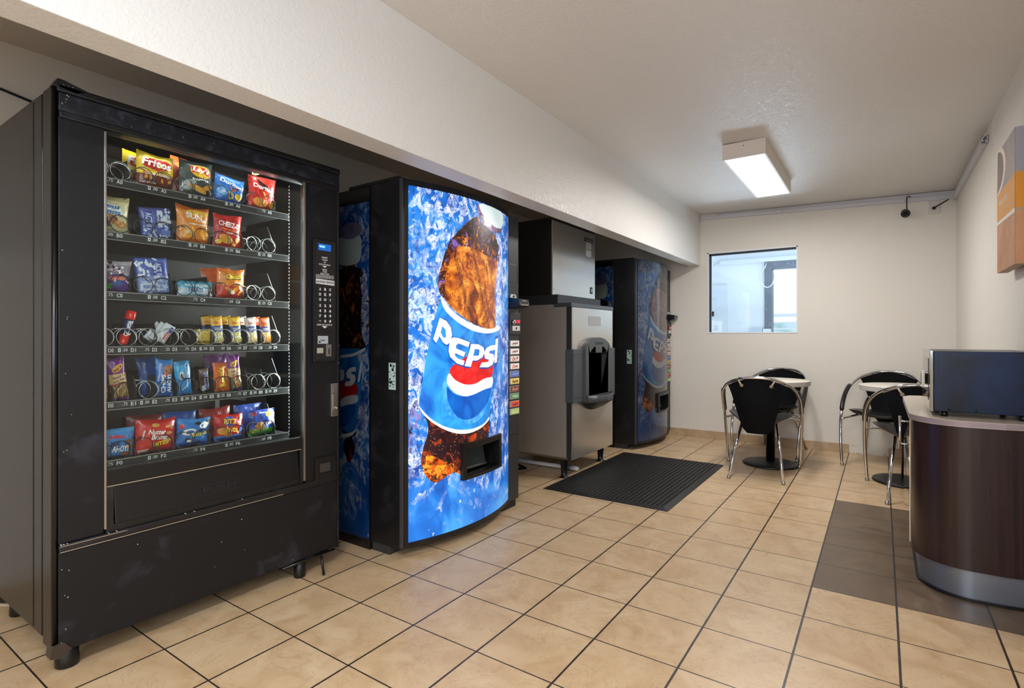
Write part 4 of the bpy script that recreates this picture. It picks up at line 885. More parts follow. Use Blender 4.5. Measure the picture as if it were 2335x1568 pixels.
# ------------------------------------------------------------------ snacks
def FO(hexc, rough=.28): return M('wrap_'+hexc, hexc, rough, bumps=(70, .35), coat=.3)
def bag(name, lab, cat, y, z, w, h, th, zones, deco, x=-.795, tilt=0, rot=0, seed=0, group=None, crimp=True, flat=False):
    """zones: list of (v from 0 to 1, colour) upward; deco: list of decal tuples in units of width/height (-.5..5, 0..1)"""
    rr = random.Random(seed+int(abs(y*1000)))
    ph = [rr.uniform(0, 6) for _ in range(6)]
    c, s_ = math.cos(rot), math.sin(rot); ct, st = math.cos(tilt), math.sin(tilt)
    skew = rr.uniform(-.04, .04)
    def g(u, v):
        a = min(1, abs(2*u)); q = min(1, abs(2*v-1))
        base = th*.5*max(0, 1-a**2.4)**.6*max(0, 1-q**3.5)**.7
        if flat: return base
        wr = .0022*(math.sin(13*u+ph[0]+5*v)*math.sin(9*v+ph[1])+.7*math.sin(23*u-8*v+ph[2])*max(0, 1-q))
        cr = .0015*math.sin(48*u+ph[3]) if q > .9 and crimp else 0
        return base+wr+cr
    def out(u, v):       # silhouette: corners flare, sides pull in a little
        ww = 1-.05*(1-abs(2*v-1)**2)+(.02*math.sin(7*v+ph[4]) if not flat else 0)
        vv = v+(.035*(abs(2*u)**2)*(1 if v > .5 else -1) if not flat else 0)*(abs(2*v-1)**2)+(.02*math.sin(5*u+ph[5])*(v**3) if not flat else 0)
        return u*w*ww+skew*w*(v-.5), vv*h
    def mp(u, v, off):
        a, q = out(u, v); d = g(u, v)+off
        a2 = a*c-(q-h*.5)*s_; q2 = a*s_+(q-h*.5)*c+h*.5
        return (d*ct-q2*st, a2, q2*ct+d*st)
    def mpb(u, v, off):
        a, q = out(u, v); d = -g(u, v)
        a2 = a*c-(q-h*.5)*s_; q2 = a*s_+(q-h*.5)*c+h*.5
        return (d*ct-q2*st, a2, q2*ct+d*st)
    b = MB(); NU, NV_ = 12, 16
    def zc(v):
        k = zones[0][1]
        for v0, c_ in zones:
            if v >= v0: k = c_
        return FO(k)
    for i in range(NU):
        for j in range(NV_):
            u0, u1, v0, v1 = -.5+i/NU, -.5+(i+1)/NU, j/NV_, (j+1)/NV_
            m = zc((v0+v1)/2)
            b.add([mp(u0, v0, 0), mp(u1, v0, 0), mp(u1, v1, 0), mp(u0, v1, 0)], [[0, 1, 2, 3]], m, True)
            b.add([mpb(u0, v0, 0), mpb(u1, v0, 0), mpb(u1, v1, 0), mpb(u0, v1, 0)], [[3, 2, 1, 0]], m, True)
    lv = 0
    for d in deco:
        lv += 1; off = .0009+.00022*lv; kind = d[0]
        if kind == 'e': put_poly(b, ell(*d[2:], n=18), FO(d[1]), mp, off, du=.12)
        elif kind == 'p': put_poly(b, d[2], FO(d[1]), mp, off, du=.12)
        elif kind == 't': put_text(b, d[2], M('ink_'+d[1], d[1], .4), mp, d[3], d[4], d[5], d[6], rot=(d[7] if len(d) > 7 else 0), off=off+.0016, bold=.03, shear=(d[8] if len(d) > 8 else 0))
        elif kind == 'c':                                       # scattered crumbs / chips: (colour, n, u0, u1, v0, v1, size)
            for _ in range(d[2]):
                put_poly(b, ell(rr.uniform(d[3], d[4]), rr.uniform(d[5], d[6]), d[7]*rr.uniform(.6, 1.2), d[7]*rr.uniform(.35, .8)*w/h, rr.uniform(0, 3), n=8), FO(d[1]), mp, off)
    bm = bmesh.new()
    me = None
    o = b.build(name); o.location = (x, y, z)
    m_ = bmesh.new(); m_.from_mesh(o.data); bmesh.ops.remove_doubles(m_, verts=m_.verts[:], dist=.00004); m_.to_mesh(o.data); m_.free(); bm.free()
    o['label'] = lab; o['category'] = cat
    if group: o['group'] = group
    return o
def behind(o, lab, dx=-.07, dy=-.003, dz=.004):
    c = o.copy(); COL.objects.link(c); c.location = (o.location.x+dx, o.location.y+dy, o.location.z+dz); c['label'] = lab; return c
zA, zB, zC, zD, zE, zF = 1.6845, 1.4945, 1.2815, 1.0865, .8905, .6835
R_, Wh, Bk = 'd8201c', 'f4f2ec', '101010'
q = bag('chip_bag', 'yellow and brown corn chip bag with red oval on the top row', 'snack bag', -.270, zA, .130, .128, .035,
    [(0, '6e3018'), (.36, 'f2c81e')], [('e', 'c8201c', .02, .70, .42, .17, .05), ('p', 'c8201c', [(-.1, .6), (.14, .6), (.02, .48)]), ('t', Wh, 'Fritos', .0, .72, .80, .22, -.05, .1), ('c', 'd89030', 14, -.4, .45, .22, .45, .06), ('t', Wh, 'CHILI CHEESE', .08, .40, .66, .075), ('t', Wh, 'NET WT 2 OZ', -.2, .13, .4, .04)], seed=1)
behind(q, 'second corn chip bag tucked behind the yellow one on the top row', dy=-.02, dz=.01)
q = bag('chip_bag', 'dark green crisp bag with red and yellow oval beside yellow bag', 'snack bag', -.121, zA, .132, .140, .038,
    [(0, '3c4442'), (.94, '4c5856')], [('e', 'e8b81c', .10, .72, .33, .18, -.1), ('p', R_, [(-.24, .83), (.05, .87), (.30, .82), (.42, .70), (.40, .62), (.1, .70), (-.2, .66)]), ('t', Wh, "Lay's", .09, .74, .52, .17, -.08, .15), ('t', Wh, 'BARBECUE', .08, .48, .5, .06), ('e', '9aa09c', -.22, .36, .2, .09, .2), ('e', 'e0a030', .0, .22, .28, .08, -.3), ('e', 'd89428', .3, .30, .18, .07, .4), ('e', 'a4a8a4', -.3, .2, .12, .06)], seed=2)
bag('chip_bag', 'orange red crisp bag peeking out behind the dark green bag', 'snack bag', -.118, zA+.008, .150, .150, .03,
    [(0, 'c8401c'), (.85, 'e8622c')], [('e', 'e8a030', -.2, .8, .2, .08), ('t', Wh, "Lay's", .0, .7, .6, .16)], x=-.86, seed=3)
bag('chip_bag', 'blue tortilla chip bag slumped to the left on the top row', 'snack bag', .014, zA, .128, .112, .042,
    [(0, '1f5fb8'), (.2, '2a7ad2')], [('e', '78b4e8', -.28, .38, .18, .14), ('e', 'e8c030', -.02, .28, .1, .15, .3), ('e', 'e4b424', .26, .28, .14, .12, -.5), ('p', 'e85a18', [(-.1, .62), (.05, .42), (.3, .66), (.26, .68), (.06, .50), (-.05, .63)]), ('t', Wh, 'Doritos', -.02, .72, .72, .15, -.22), ('t', Wh, 'COOL', -.3, .36, .18, .08, .5)], rot=-.08, seed=4)
bag('chip_bag', 'red tortilla chip bag at right end of the top row', 'snack bag', .160, zA, .128, .145, .036,
    [(0, '9a1a16'), (.15, 'd0201a'), (.80, 'de3a30')], [('p', Bk, [(-.25, .92), (-.05, .62), (.45, .60), (-.18, .78)]), ('p', 'e88a1c', [(-.06, .56), (.10, .34), (.44, .62), (.38, .62), (.12, .42), (.0, .56)]), ('t', Wh, 'Doritos', .0, .66, .76, .13, -.18), ('e', 'f09a28', -.12, .22, .26, .13, -.2), ('e', 'e8a41c', .34, .20, .12, .1, .5), ('t', Wh, 'NACHO', .3, .46, .2, .035)], seed=5)
bag('cookie_bag', 'cream cookie bag with blue script half hidden on second row', 'snack bag', -.430, zB, .150, .130, .045,
    [(0, 'd8cc9a'), (.85, 'bfae7c')], [('p', 'e8eef0', [(-.45, .82), (.25, .74), (.36, .55), (.3, .48), (-.45, .5)]), ('t', '1c5c9c', 'Famous', -.04, .72, .62, .13, -.05, .3), ('t', '2a74b0', 'Amos', .02, .56, .55, .13, -.03, .3), ('e', 'a0622c', .0, .34, .22, .15), ('e', 'b8763a', -.26, .28, .2, .13), ('e', 'c08444', .28, .24, .14, .10), ('c', '4c2814', 14, -.4, .4, .16, .46, .03), ('c', 'e0b070', 12, -.4, .4, .14, .44, .04)], seed=6)
BLU1, BLU2 = '4a64b0', 'c4d0e6'
pop = [('p', '3a4a9c', [(-.42, .35), (-.08, .35), (-.08, .88), (-.42, .88)]), ('t', BLU2, 'ACT II', -.25, .60, .46, .20, -PI/2), ('c', BLU2, 26, -.42, -.38, .36, .88, .012), ('c', BLU2, 26, -.12, -.08, .36, .88, .012), ('c', 'dde4f0', 34, .05, .45, .35, .95, .07), ('c', 'd4dcec', 18, -.42, .4, .02, .30, .07), ('t', Wh, 'BUTTER LOVERS', .03, .55, .42, .06, -PI/2), ('p', '6f86c8', [(.1, .1), (.44, .1), (.44, .26), (.1, .26)])]
bag('popcorn_packet', 'pale blue popcorn packet leaning left on the second row', 'popcorn packet', -.266, zB, .115, .118, .02, [(0, BLU1), (.85, '5a60a4')], pop, rot=.14, seed=7, flat=True)
bag('chip_bag', 'orange multigrain chip bag on second row between popcorn and crackers', 'snack bag', -.132, zB, .128, .145, .036,
    [(0, 'd06a10'), (.1, 'e88c1c'), (.9, 'c05c14')], [('e', 'f4b848', .1, .84, .34, .1), ('t', Wh, 'SUN', -.02, .74, .5, .16, -.08), ('t', Wh, 'CHIPS', .2, .63, .36, .07, -.05), ('e', 'f2a428', -.2, .28, .22, .15, .4), ('e', 'f6c890', -.18, .3, .1, .05, .3), ('e', 'f0a030', .28, .26, .16, .13, -.4), ('t', Wh, 'HARVEST CHEDDAR', .1, .52, .6, .04)], seed=8)
bag('cracker_bag', 'bright red cheese cracker bag at right of the second row', 'snack bag', .006, zB, .122, .138, .034,
    [(0, 'c01814'), (.9, 'd8302a')], [('t', Wh, 'CHEEZ-IT', .02, .70, .78, .16, -.12), ('p', 'e8902a', [(-.3, .60), (.4, .50), (.4, .475), (-.3, .575)]), ('t', Wh, 'ORIGINAL', .1, .44, .4, .05, -.1), ('e', 'e8a02a', -.1, .26, .24, .13, -.3), ('e', 'f0b848', .0, .2, .12, .08, .3), ('e', 'f2c83c', -.34, .17, .11, .07), ('p', 'e89a24', [(.2, .3), (.34, .36), (.42, .24), (.28, .16)]), ('p', 'f0a832', [(.12, .14), (.3, .16), (.24, .04), (.1, .06)])], seed=9)
bag('candy_bag', 'silver and purple candy bag with green patch on third row', 'snack bag', -.425, zC, .150, .112, .03,
    [(0, '5c3a86'), (.55, '8a8290'), (.85, 'b0aab2')], [('c', '2c2238', 16, -.45, .45, .5, .98, .06), ('p', '38a83a', [(-.5, .08), (.08, .08), (.08, .26), (-.5, .26)]), ('e', 'd86a5a', .12, .42, .12, .08), ('e', '3a5a96', .2, .28, .12, .1), ('e', 'e08a6c', .30, .44, .08, .07), ('c', 'e8e4ee', 20, -.45, .45, .1, .9, .035), ('t', 'e0b8c8', 'TROLLI', .1, .68, .45, .08)], seed=10)
o = bag('popcorn_packet', 'tall pale blue popcorn packet leaning left on the third row', 'popcorn packet', -.279, zC, .118, .138, .02, [(0, '7f94cc'), (.5, '5468b4')],
    [('c', 'dfe6f2', 30, -.45, .2, .5, .96, .07), ('p', '38489a', [(.0, .5), (.36, .5), (.36, .86), (.0, .86)]), ('t', BLU2, 'ACT II', .18, .68, .34, .18, -PI/2), ('c', BLU2, 40, -.45, .45, .05, .45, .06), ('p', 'c8d4ea', [(-.4, .1), (.1, .1), (.1, .3), (-.4, .3)]), ('t', '5468b4', 'POPCORN', -.14, .2, .4, .09)], rot=.10, seed=11, flat=True)
bag('treat_bar', 'light blue crispy treat bar lying low on the third row', 'snack bar', -.124, zC, .136, .060, .03,
    [(0, 'c2d6e2'), (.55, '3aa4c8')], [('c', 'e8eef2', 16, .1, .48, .1, .6, .06), ('t', Wh, 'RICE KRISPIES', .02, .72, .72, .16), ('t', '1c5c9c', 'TREATS', -.04, .42, .44, .28), ('t', '2a74b0', 'Original', .1, .12, .3, .12)], seed=12)
bag('cheese_puff_bag', 'orange cheese puff bag standing on the third row', 'snack bag', .020, zC, .120, .122, .036,
    [(0, 'b81e14'), (.12, 'd83a1a'), (.42, 'ec8c1c'), (.85, 'e07a18')], [('t', Bk, 'Cheetos', .07, .77, .66, .24, .06, .2), ('t', 'f8dc3c', 'Cheetos', .05, .77, .60, .19, .06, .2), ('t', Wh, 'Crunchy', .2, .55, .3, .07), ('e', 'f29c24', .16, .34, .2, .07, .6), ('e', 'f4a430', -.12, .30, .18, .06, -.4), ('e', 'f8ece0', .0, .2, .1, .06), ('e', 'f09a20', .3, .22, .14, .05, 1.0)], seed=13)
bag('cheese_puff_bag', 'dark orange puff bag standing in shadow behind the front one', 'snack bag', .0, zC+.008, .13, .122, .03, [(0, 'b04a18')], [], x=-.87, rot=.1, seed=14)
# shaving foam can
cn = thing('foam_can', (-.80, -.375, zD+.004), 'red and navy shaving foam can leaning on the fourth row', 'can'); cn.rotation_euler = (-.24, 0, 0)
b = MB(); NVY = M('can_navy', '1c2a5c', .25); RD = M('can_red', 'e02c1c', .25)
b.lathe([(.0, 0), (.0135, .0), (.0145, .003), (.0145, .036)], 0, 0, RD, 24); b.lathe([(.0145, .036), (.0145, .088), (.012, .094)], 0, 0, NVY, 24)
cmn = lambda u, v, off: ((.0145+off)*math.cos(u/.0145), (.0145+off)*math.sin(u/.0145), v)
put_poly(b, [(-.001, .036), (.016, .036), (.016, .05)], WHITE, cmn, .0005, du=.004)
put_text(b, 'Gillette', WHITE, cmn, -.003, .058, .056, .015, rot=PI/2, off=.0007, bold=.03); b.build('can_body', cn)
b = MB(); b.lathe([(.0, .124), (.013, .124), (.0155, .121), (.016, .094), (.0145, .092)], 0, 0, RD, 24); b.build('cap', cn)
cn.scale = (1.05, 1.05, 1.02)
SIL = 'd8dce0'
for k, (dy, dz, dx, rt, lb) in enumerate(((0, 0, 0, -.55, 'front white tablet sachet with red and blue label on fourth row'), (-.012, .004, -.018, -.62, 'middle white tablet sachet behind the front one on fourth row'), (-.022, .004, -.036, -.68, 'rearmost white tablet sachet of the three on fourth row'))):
    bag('sachet', lb, 'sachet', -.237+dy, zD+.006+dz, .042, .078, .008, [(0, SIL)], [('p', 'c8281c', [(.05, .2), (.35, .2), (.35, .6), (.05, .6)]), ('p', '2c4cb0', [(.12, .62), (.42, .62), (.42, .92), (.12, .92)]), ('t', Wh, 'Tylenol', .2, .4, .36, .2, -PI/2), ('e', 'eef2f4', -.2, .3, .2, .14)], x=-.79+dx, rot=rt, seed=20+k, flat=True, group='tablet sachets on the fourth row')
bag('sachet', 'square gold foil sachet on the fourth row', 'sachet', -.091, zD, .060, .062, .010, [(0, 'd0b03c'), (.8, 'b89428')], [('c', 'f2e088', 12, -.45, .45, .55, .98, .08), ('t', '3a2c10', 'MAGNUM', -.02, .18, .8, .14)], seed=24, flat=True)
def crk(lab, y, cols, squares, seed):
    top, mid, ck = cols
    deco = [('p', top, [(-.46, .66), (.46, .66), (.46, .96), (-.46, .96)]), ('p', mid, [(-.46, .46), (.46, .46), (.46, .66), (-.46, .66)]), ('t', 'c8281c', 'Lance', .0, .78, .6, .05), ('t', Wh, 'Peanut', -.0, .585, .6, .045), ('t', Wh, 'Butter', -.0, .53, .55, .045)]
    if squares: deco += [('p', ck, [(-.42, .26), (.42, .26), (.42, .44), (-.42, .44)]), ('p', ck, [(-.40, .04), (.44, .04), (.44, .25), (-.40, .25)]), ('c', 'b88a4a', 8, -.3, .3, .08, .4, .04)]
    else: deco += [('e', ck, -.02, .36, .38, .09), ('e', ck, .04, .16, .46, .12), ('c', 'c8a860', 8, -.3, .3, .08, .22, .04), ('e', Wh, .0, .26, .3, .02)]
    return bag('cracker_packet', lab, 'cracker packet', y, zD, .052, .118, .02, [(0, '8c8478'), (.45, mid), (.66, top)], deco, rot=.10, seed=seed, flat=True)
q = crk('yellow and blue round cracker packet, left of the cracker packets', -.037, ('e0a82c', '2c4a8c', 'd8cc8c'), False, 30); behind(q, 'round cracker packet behind the leftmost cracker packet')
q = crk('yellow and blue round cracker packet, second from left of crackers', .040, ('e4b024', '28468c', 'dcd080'), False, 31); behind(q, 'round cracker packet behind the second cracker packet')
q = crk('white and blue square cracker packet, third from left of crackers', .111, ('d8c8bc', '30488c', 'dcc490'), True, 32); behind(q, 'square cracker packet behind the white and blue one')
q = crk('orange cracker packet at the right end of the fourth row', .176, ('e06428', '3a4284', 'e89a34'), True, 33); behind(q, 'orange cracker packet behind the rightmost cracker packet')
bag('nut_bag', 'blue and red nut packet cut off at left of fifth row', 'nut packet', -.452, zE+.004, .060, .105, .022, [(0, '5c4a3c'), (.3, 'a83a3c'), (.5, '2c4ea8')], [('t', 'f0d868', "Kar's", .1, .62, .6, .1), ('c', 'c8a060', 14, -.4, .4, .06, .28, .12)], seed=40)
def kar(lab, y, rot, seed, z=zE):
    return bag('nut_bag', lab, 'nut packet', y, z, .056, .150, .022, [(0, '5c2c72'), (.07, '8c7048'), (.36, 'e0c078'), (.62, '7a2c86')],
        [('e', 'e8a81c', .0, .76, .34, .08, .15), ('t', '5a1c10', "Kar's", .0, .76, .5, .07, .2), ('t', '7a2c86', "Sweet 'n", .0, .56, .68, .06, .1), ('t', '7a2c86', 'Salty Mix', .02, .46, .76, .06, .1), ('p', 'c8405c', [(-.48, .36), (.48, .38), (.48, .40), (-.48, .39)]), ('c', 'd8b068', 16, -.4, .4, .10, .34, .12), ('c', '3c2418', 5, -.4, .4, .10, .3, .09), ('c', '5cb83c', 2, -.3, .4, .08, .14, .08), ('c', 'e0502c', 3, -.3, .4, .08, .16, .08)], rot=rot, seed=seed)
kar('purple and yellow nut mix packet leaning at left of fifth row', -.392, .12, 41)
bag('cookie_bag', 'blue chocolate chip cookie packet standing on the fifth row', 'cookie packet', -.238, zE, .060, .138, .026, [(0, '1c64b8'), (.1, '2878cc'), (.9, '3a7ec0')],
    [('e', 'a8683c', .18, .72, .36, .14), ('c', '3c2010', 8, .0, .44, .62, .82, .07), ('t', Wh, 'CHIPS', -.14, .34, .52, .28, PI/2), ('t', Wh, 'AHOY!', .22, .34, .50, .26, PI/2), ('p', R_, [(-.24, .48), (-.14, .62), (.1, .60), (.1, .54), (-.1, .52)]), ('t', Wh, 'ORIGINAL', -.36, .66, .5, .08, 1.3)], seed=42)
bag('cookie_bag', 'second blue cookie packet tipped back behind the front one', 'cookie packet', -.262, zE+.006, .07, .140, .02, [(0, '1c4c90')], [], x=-.87, rot=.15, seed=43)
bag('cookie_bag', 'light blue sandwich cookie packet beside the chocolate chip cookies', 'cookie packet', -.170, zE, .060, .130, .028, [(0, '2c8cd2'), (.5, '44aae4'), (.88, '3a88b8')],
    [('e', Wh, -.14, .56, .16, .13), ('e', '1c1818', -.12, .54, .12, .11), ('t', Wh, 'OREO', .22, .62, .60, .22, -PI/2+.1), ('t', '1c3c8c', 'OREO', .23, .62, .56, .17, -PI/2+.1), ('t', Wh, 'Original', -.05, .2, .34, .06, .4)], rot=.08, seed=44)
bag('candy_bar', 'dark brown chocolate bar with blue letters standing on fifth row', 'candy bar', -.088, zE, .040, .098, .022, [(0, '2c1810'), (.8, '6a5c54')],
    [('p', '8c2c34', [(-.48, .1), (-.42, .1), (-.42, .9), (-.48, .9)]), ('t', Wh, 'SNICKERS', .06, .48, .72, .42, -PI/2), ('t', '28409c', 'SNICKERS', .07, .48, .69, .34, -PI/2), ('p', 'b8c4cc', [(-.4, .08), (-.12, .08), (-.12, .3), (-.4, .3)])], rot=.12, seed=45, flat=True)
bag('candy_bar', 'bright orange peanut butter candy packet with yellow script on fifth row', 'candy bar', -.021, zE, .062, .118, .018, [(0, 'e0641c'), (.1, 'ec7018'), (.88, 'c05a2c')],
    [('t', '5a2408', "Reese's", .0, .50, .70, .44, PI/2+.1), ('t', 'f8dc2c', "Reese's", -.02, .50, .67, .38, PI/2+.1), ('t', '4a2008', 'PEANUT BUTTER CUPS', .34, .52, .55, .07, PI/2), ('e', 'e8dce0', .2, .84, .12, .035)], rot=.07, seed=46)
kar('purple and yellow nut mix packet right of the orange candy packet', .036, .10, 47)
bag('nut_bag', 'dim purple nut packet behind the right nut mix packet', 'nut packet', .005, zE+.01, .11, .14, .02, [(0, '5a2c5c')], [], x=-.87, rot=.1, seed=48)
bag('cookie_bag', 'blue mini chocolate chip cookie bag at left of bottom row', 'cookie packet', -.405, zF, .130, .100, .045, [(0, '2c64a8'), (.08, '3c8ad2'), (.9, '58a4e0')],
    [('t', R_, 'Mini', .04, .74, .38, .13, -.05), ('t', '14285c', 'CHIPS', -.12, .46, .46, .24, -.06), ('t', Wh, 'AHOY!', .12, .30, .42, .22, -.06), ('e', '9a6034', .36, .34, .13, .09), ('e', '8c5830', .34, .54, .1, .06), ('e', '9c6436', .3, .1, .16, .08), ('c', '3c2010', 10, .2, .46, .04, .6, .02)], seed=50)
bag('cookie_bag', 'red peanut butter cookie bag on the bottom row', 'cookie packet', -.268, zF, .140, .118, .045, [(0, 'b81c1a'), (.08, 'd02a22'), (.9, 'c02420')],
    [('e', 'd8a050', -.05, .84, .1, .06), ('e', 'd8a858', .28, .76, .09, .05), ('t', Wh, 'Nutter', -.02, .62, .44, .16, -.1, .2), ('t', Wh, 'Butter', .05, .45, .44, .16, -.1, .2), ('t', 'f0dc2c', 'BITES', .08, .25, .4, .13, .1), ('e', 'd8a458', .24, .32, .12, .06), ('e', '8c4c28', -.05, .16, .13, .09), ('e', 'd09848', .3, .55, .08, .05), ('t', Wh, 'NABISCO', -.34, .08, .24, .08), ('p', Wh, [(-.4, .45), (-.36, .45), (-.3, .7), (-.34, .7)])], seed=51)
bag('cookie_bag', 'bright blue mini sandwich cookie bag at middle of bottom row', 'cookie packet', -.132, zF, .128, .104, .042, [(0, '1c50a8'), (.1, '2a7cd0'), (.88, '3c90dc')],
    [('e', Wh, .28, .76, .18, .12, .4), ('e', '101014', .06, .84, .09, .06), ('e', '101014', .4, .88, .08, .05), ('e', Wh, -.18, .52, .22, .13, .1), ('e', '2a7cd0', -.18, .52, .14, .07, .1), ('t', '14285c', 'OREO', .08, .5, .5, .16, .2), ('t', 'f0dc2c', 'MINI', .12, .42, .5, .12, .15), ('e', '14141a', -.2, .22, .1, .07, -.4), ('e', Wh, -.17, .18, .07, .05, -.4), ('e', '14141a', .1, .10, .1, .06, .4), ('p', R_, [(-.46, .62), (-.34, .70), (-.36, .84), (-.46, .8)])], rot=-.06, seed=52)
bag('cracker_bag', 'red sandwich cracker bag with yellow letters on bottom row', 'snack bag', .012, zF, .126, .104, .042, [(0, '2c5cae'), (.1, '4a8cd0'), (.2, 'cc2420')],
    [('e', '2450a8', .0, .74, .24, .2), ('t', 'f4cc2c', 'RITZ', -.02, .74, .42, .2, -.08), ('t', 'f4cc2c', 'bits', .04, .42, .4, .24, -.1), ('e', 'e89a2c', -.26, .38, .2, .15), ('e', 'd8842c', -.1, .22, .12, .09), ('p', '2c50b0', [(.26, .2), (.42, .24), (.46, .56), (.34, .5)]), ('e', 'e8a838', .26, .26, .06, .05), ('p', 'f0d040', [(.3, .74), (.44, .8), (.44, .92), (.34, .9)])], seed=53)
bag('cracker_bag', 'blue and green honey graham snack bag at right of bottom row', 'snack bag', .160, zF, .126, .108, .036, [(0, '3c8a3c'), (.14, '58983c'), (.26, '2c5cb0'), (.4, '2448a0')],
    [('p', R_, [(-.4, .92), (-.22, .96), (-.26, .78), (-.36, .8)]), ('t', Wh, 'NABISCO', .02, .88, .3, .04), ('e', 'e8d04c', .28, .80, .2, .12), ('t', '6a4a10', 'Honey', .28, .80, .26, .08, .3), ('t', Wh, 'Teddy', .26, .46, .46, .2, .3), ('t', '101c3c', 'GRAHAMS', .28, .33, .4, .05, .2), ('e', 'd89434', -.14, .38, .15, .15), ('e', 'e8b060', -.14, .36, .08, .07), ('c', 'e89a3c', 8, -.4, .1, .1, .4, .05)], seed=54)
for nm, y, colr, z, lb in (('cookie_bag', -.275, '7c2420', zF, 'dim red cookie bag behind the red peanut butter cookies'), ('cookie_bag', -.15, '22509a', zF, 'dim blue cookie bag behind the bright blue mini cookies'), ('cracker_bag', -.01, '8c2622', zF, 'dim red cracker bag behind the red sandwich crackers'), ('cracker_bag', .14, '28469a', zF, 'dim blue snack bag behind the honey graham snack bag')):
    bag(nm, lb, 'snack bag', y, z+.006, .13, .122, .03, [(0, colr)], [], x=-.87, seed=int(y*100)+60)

# ------------------------------------------------------------------ ice machine: dispenser with ice maker on top
im = thing('ice_machine', (-.50, 2.93, 0), 'stainless steel ice dispenser with ice maker stacked on top and black legs', 'ice machine')
io = im.location; IX, I0, I1 = -.50, 2.540, 3.318
b = MB(); b.box(-1.36, IX-.18, I0, I1, .15, 1.375, STEELS)
for (ya, yb, za, zb) in ((I0, 2.74, .15, 1.375), (3.14, I1, .15, 1.375), (2.74, 3.14, .15, .615), (2.74, 3.14, 1.055, 1.375)): b.box(IX-.18, IX-.045, ya, yb, za, zb, STEELS)
b.box(-1.36, IX-.035, I0-.004, I0, .15, .165, ALU); b.box(-.985, -.982, I0-.0015, I0, .16, 1.37, M('panel_seam', '9a948c', .4)); ca = b.build('cabinet', im, io)
b = MB(); b.box(-1.36, -.62, I0-.004, I1+.004, 1.375, 1.455, M('top_collar', '3c3d40', .4, .5), .003); b.box(-.66, IX+.004, I0-.004, I1+.006, 1.352, 1.385, M('top_cap', '5c6064', .35, .6), .004); b.build('top_collar', im, io)
b = MB()
for (ya, yb, za, zb) in ((I0, 2.74, .155, 1.352), (3.14, I1, .155, 1.352), (2.74, 3.14, .155, .615), (2.74, 3.14, 1.055, 1.352)): b.box(IX-.045, IX-.010, ya, yb, za, zb, M('door_edge_dark', '2b2b2e', .4))
b.build('door_gasket', im, io)
# front panels, with gently bowed stainless skin
def skin(z0, z1, name):
    b = MB(); n = 16; b_pts = []
    for k in range(n+1):
        y = I0+.012+(I1-I0-.012)*k/n; b_pts.append((IX+.004*math.sin(PI*k/n), y))
    for k in range(n):
        (x0, y0), (x1, y1) = b_pts[k], b_pts[k+1]
        b.add([(x0, y0, z0), (x1, y1, z0), (x1, y1, z1), (x0, y0, z1)], [[0, 1, 2, 3]], STEEL, True)
    b.box(IX-.01, IX+.004, I0+.004, I0+.018, z0, z1, ALU, .003); b.box(IX-.01, IX+.002, I1-.008, I1, z0, z1, ALU, .003)
    b.add([(IX-.01, I0+.01, z1), (IX, I0+.01, z1), (IX, I1, z1), (IX-.01, I1, z1)], [[0, 1, 2, 3]], ALU)
    return b.build(name, im, io)
skin(1.019, 1.350, 'upper_panel'); skin(.15, .594, 'lower_panel')
b = MB(); b.box(IX+.0045, IX+.006, 2.835, 3.06, 1.208, 1.288, M('worn_label', 'a0a0a2', .6), .0004); b.build('label', im, io)
PB = M('ice_plastic', '4a4f52', .42)
for (ya, yb) in ((I0-.004, 2.702), (3.178, I1+.002)):
    b = MB(); b.box(IX-.055, IX+.022, ya, yb, .598, 1.019, PB, .006)
    b.box(IX+.0215, IX+.0228, ya+.004, yb-.002, .975, .977, BLK); b.box(IX+.0215, IX+.0228, ya+.004, yb-.002, .635, .637, BLK)
    b.build('band', im, io)
b = MB(); yc = 2.94
outer = [(yc-.24, .598), (yc+.24, .598), (yc+.24, 1.0)]+[(yc+.24*math.cos(a), 1.0+.112*math.sin(a)) for a in [PI*k/16 for k in range(1, 16)]]+[(yc-.24, 1.0)]
inner = [(yc-.185, .64), (yc+.185, .64), (yc+.19, .965), (yc+.15, 1.0), (yc+.09, 1.035), (yc+.065, 1.035), (yc+.06, .985), (yc-.06, .985), (yc-.065, 1.035), (yc-.09, 1.035), (yc-.15, 1.0), (yc-.19, .965)]
# surround = outer with a keyed-in opening (bridge at the bottom)
hl = [(yc-.24, .598), (yc, .598), (yc, .64), inner[0]]+[q for q in inner[:1:-1] if q[0] < yc]+[(yc, .985), (yc, 1.112)]+[q for q in outer[3:] if q[0] < yc-.001]
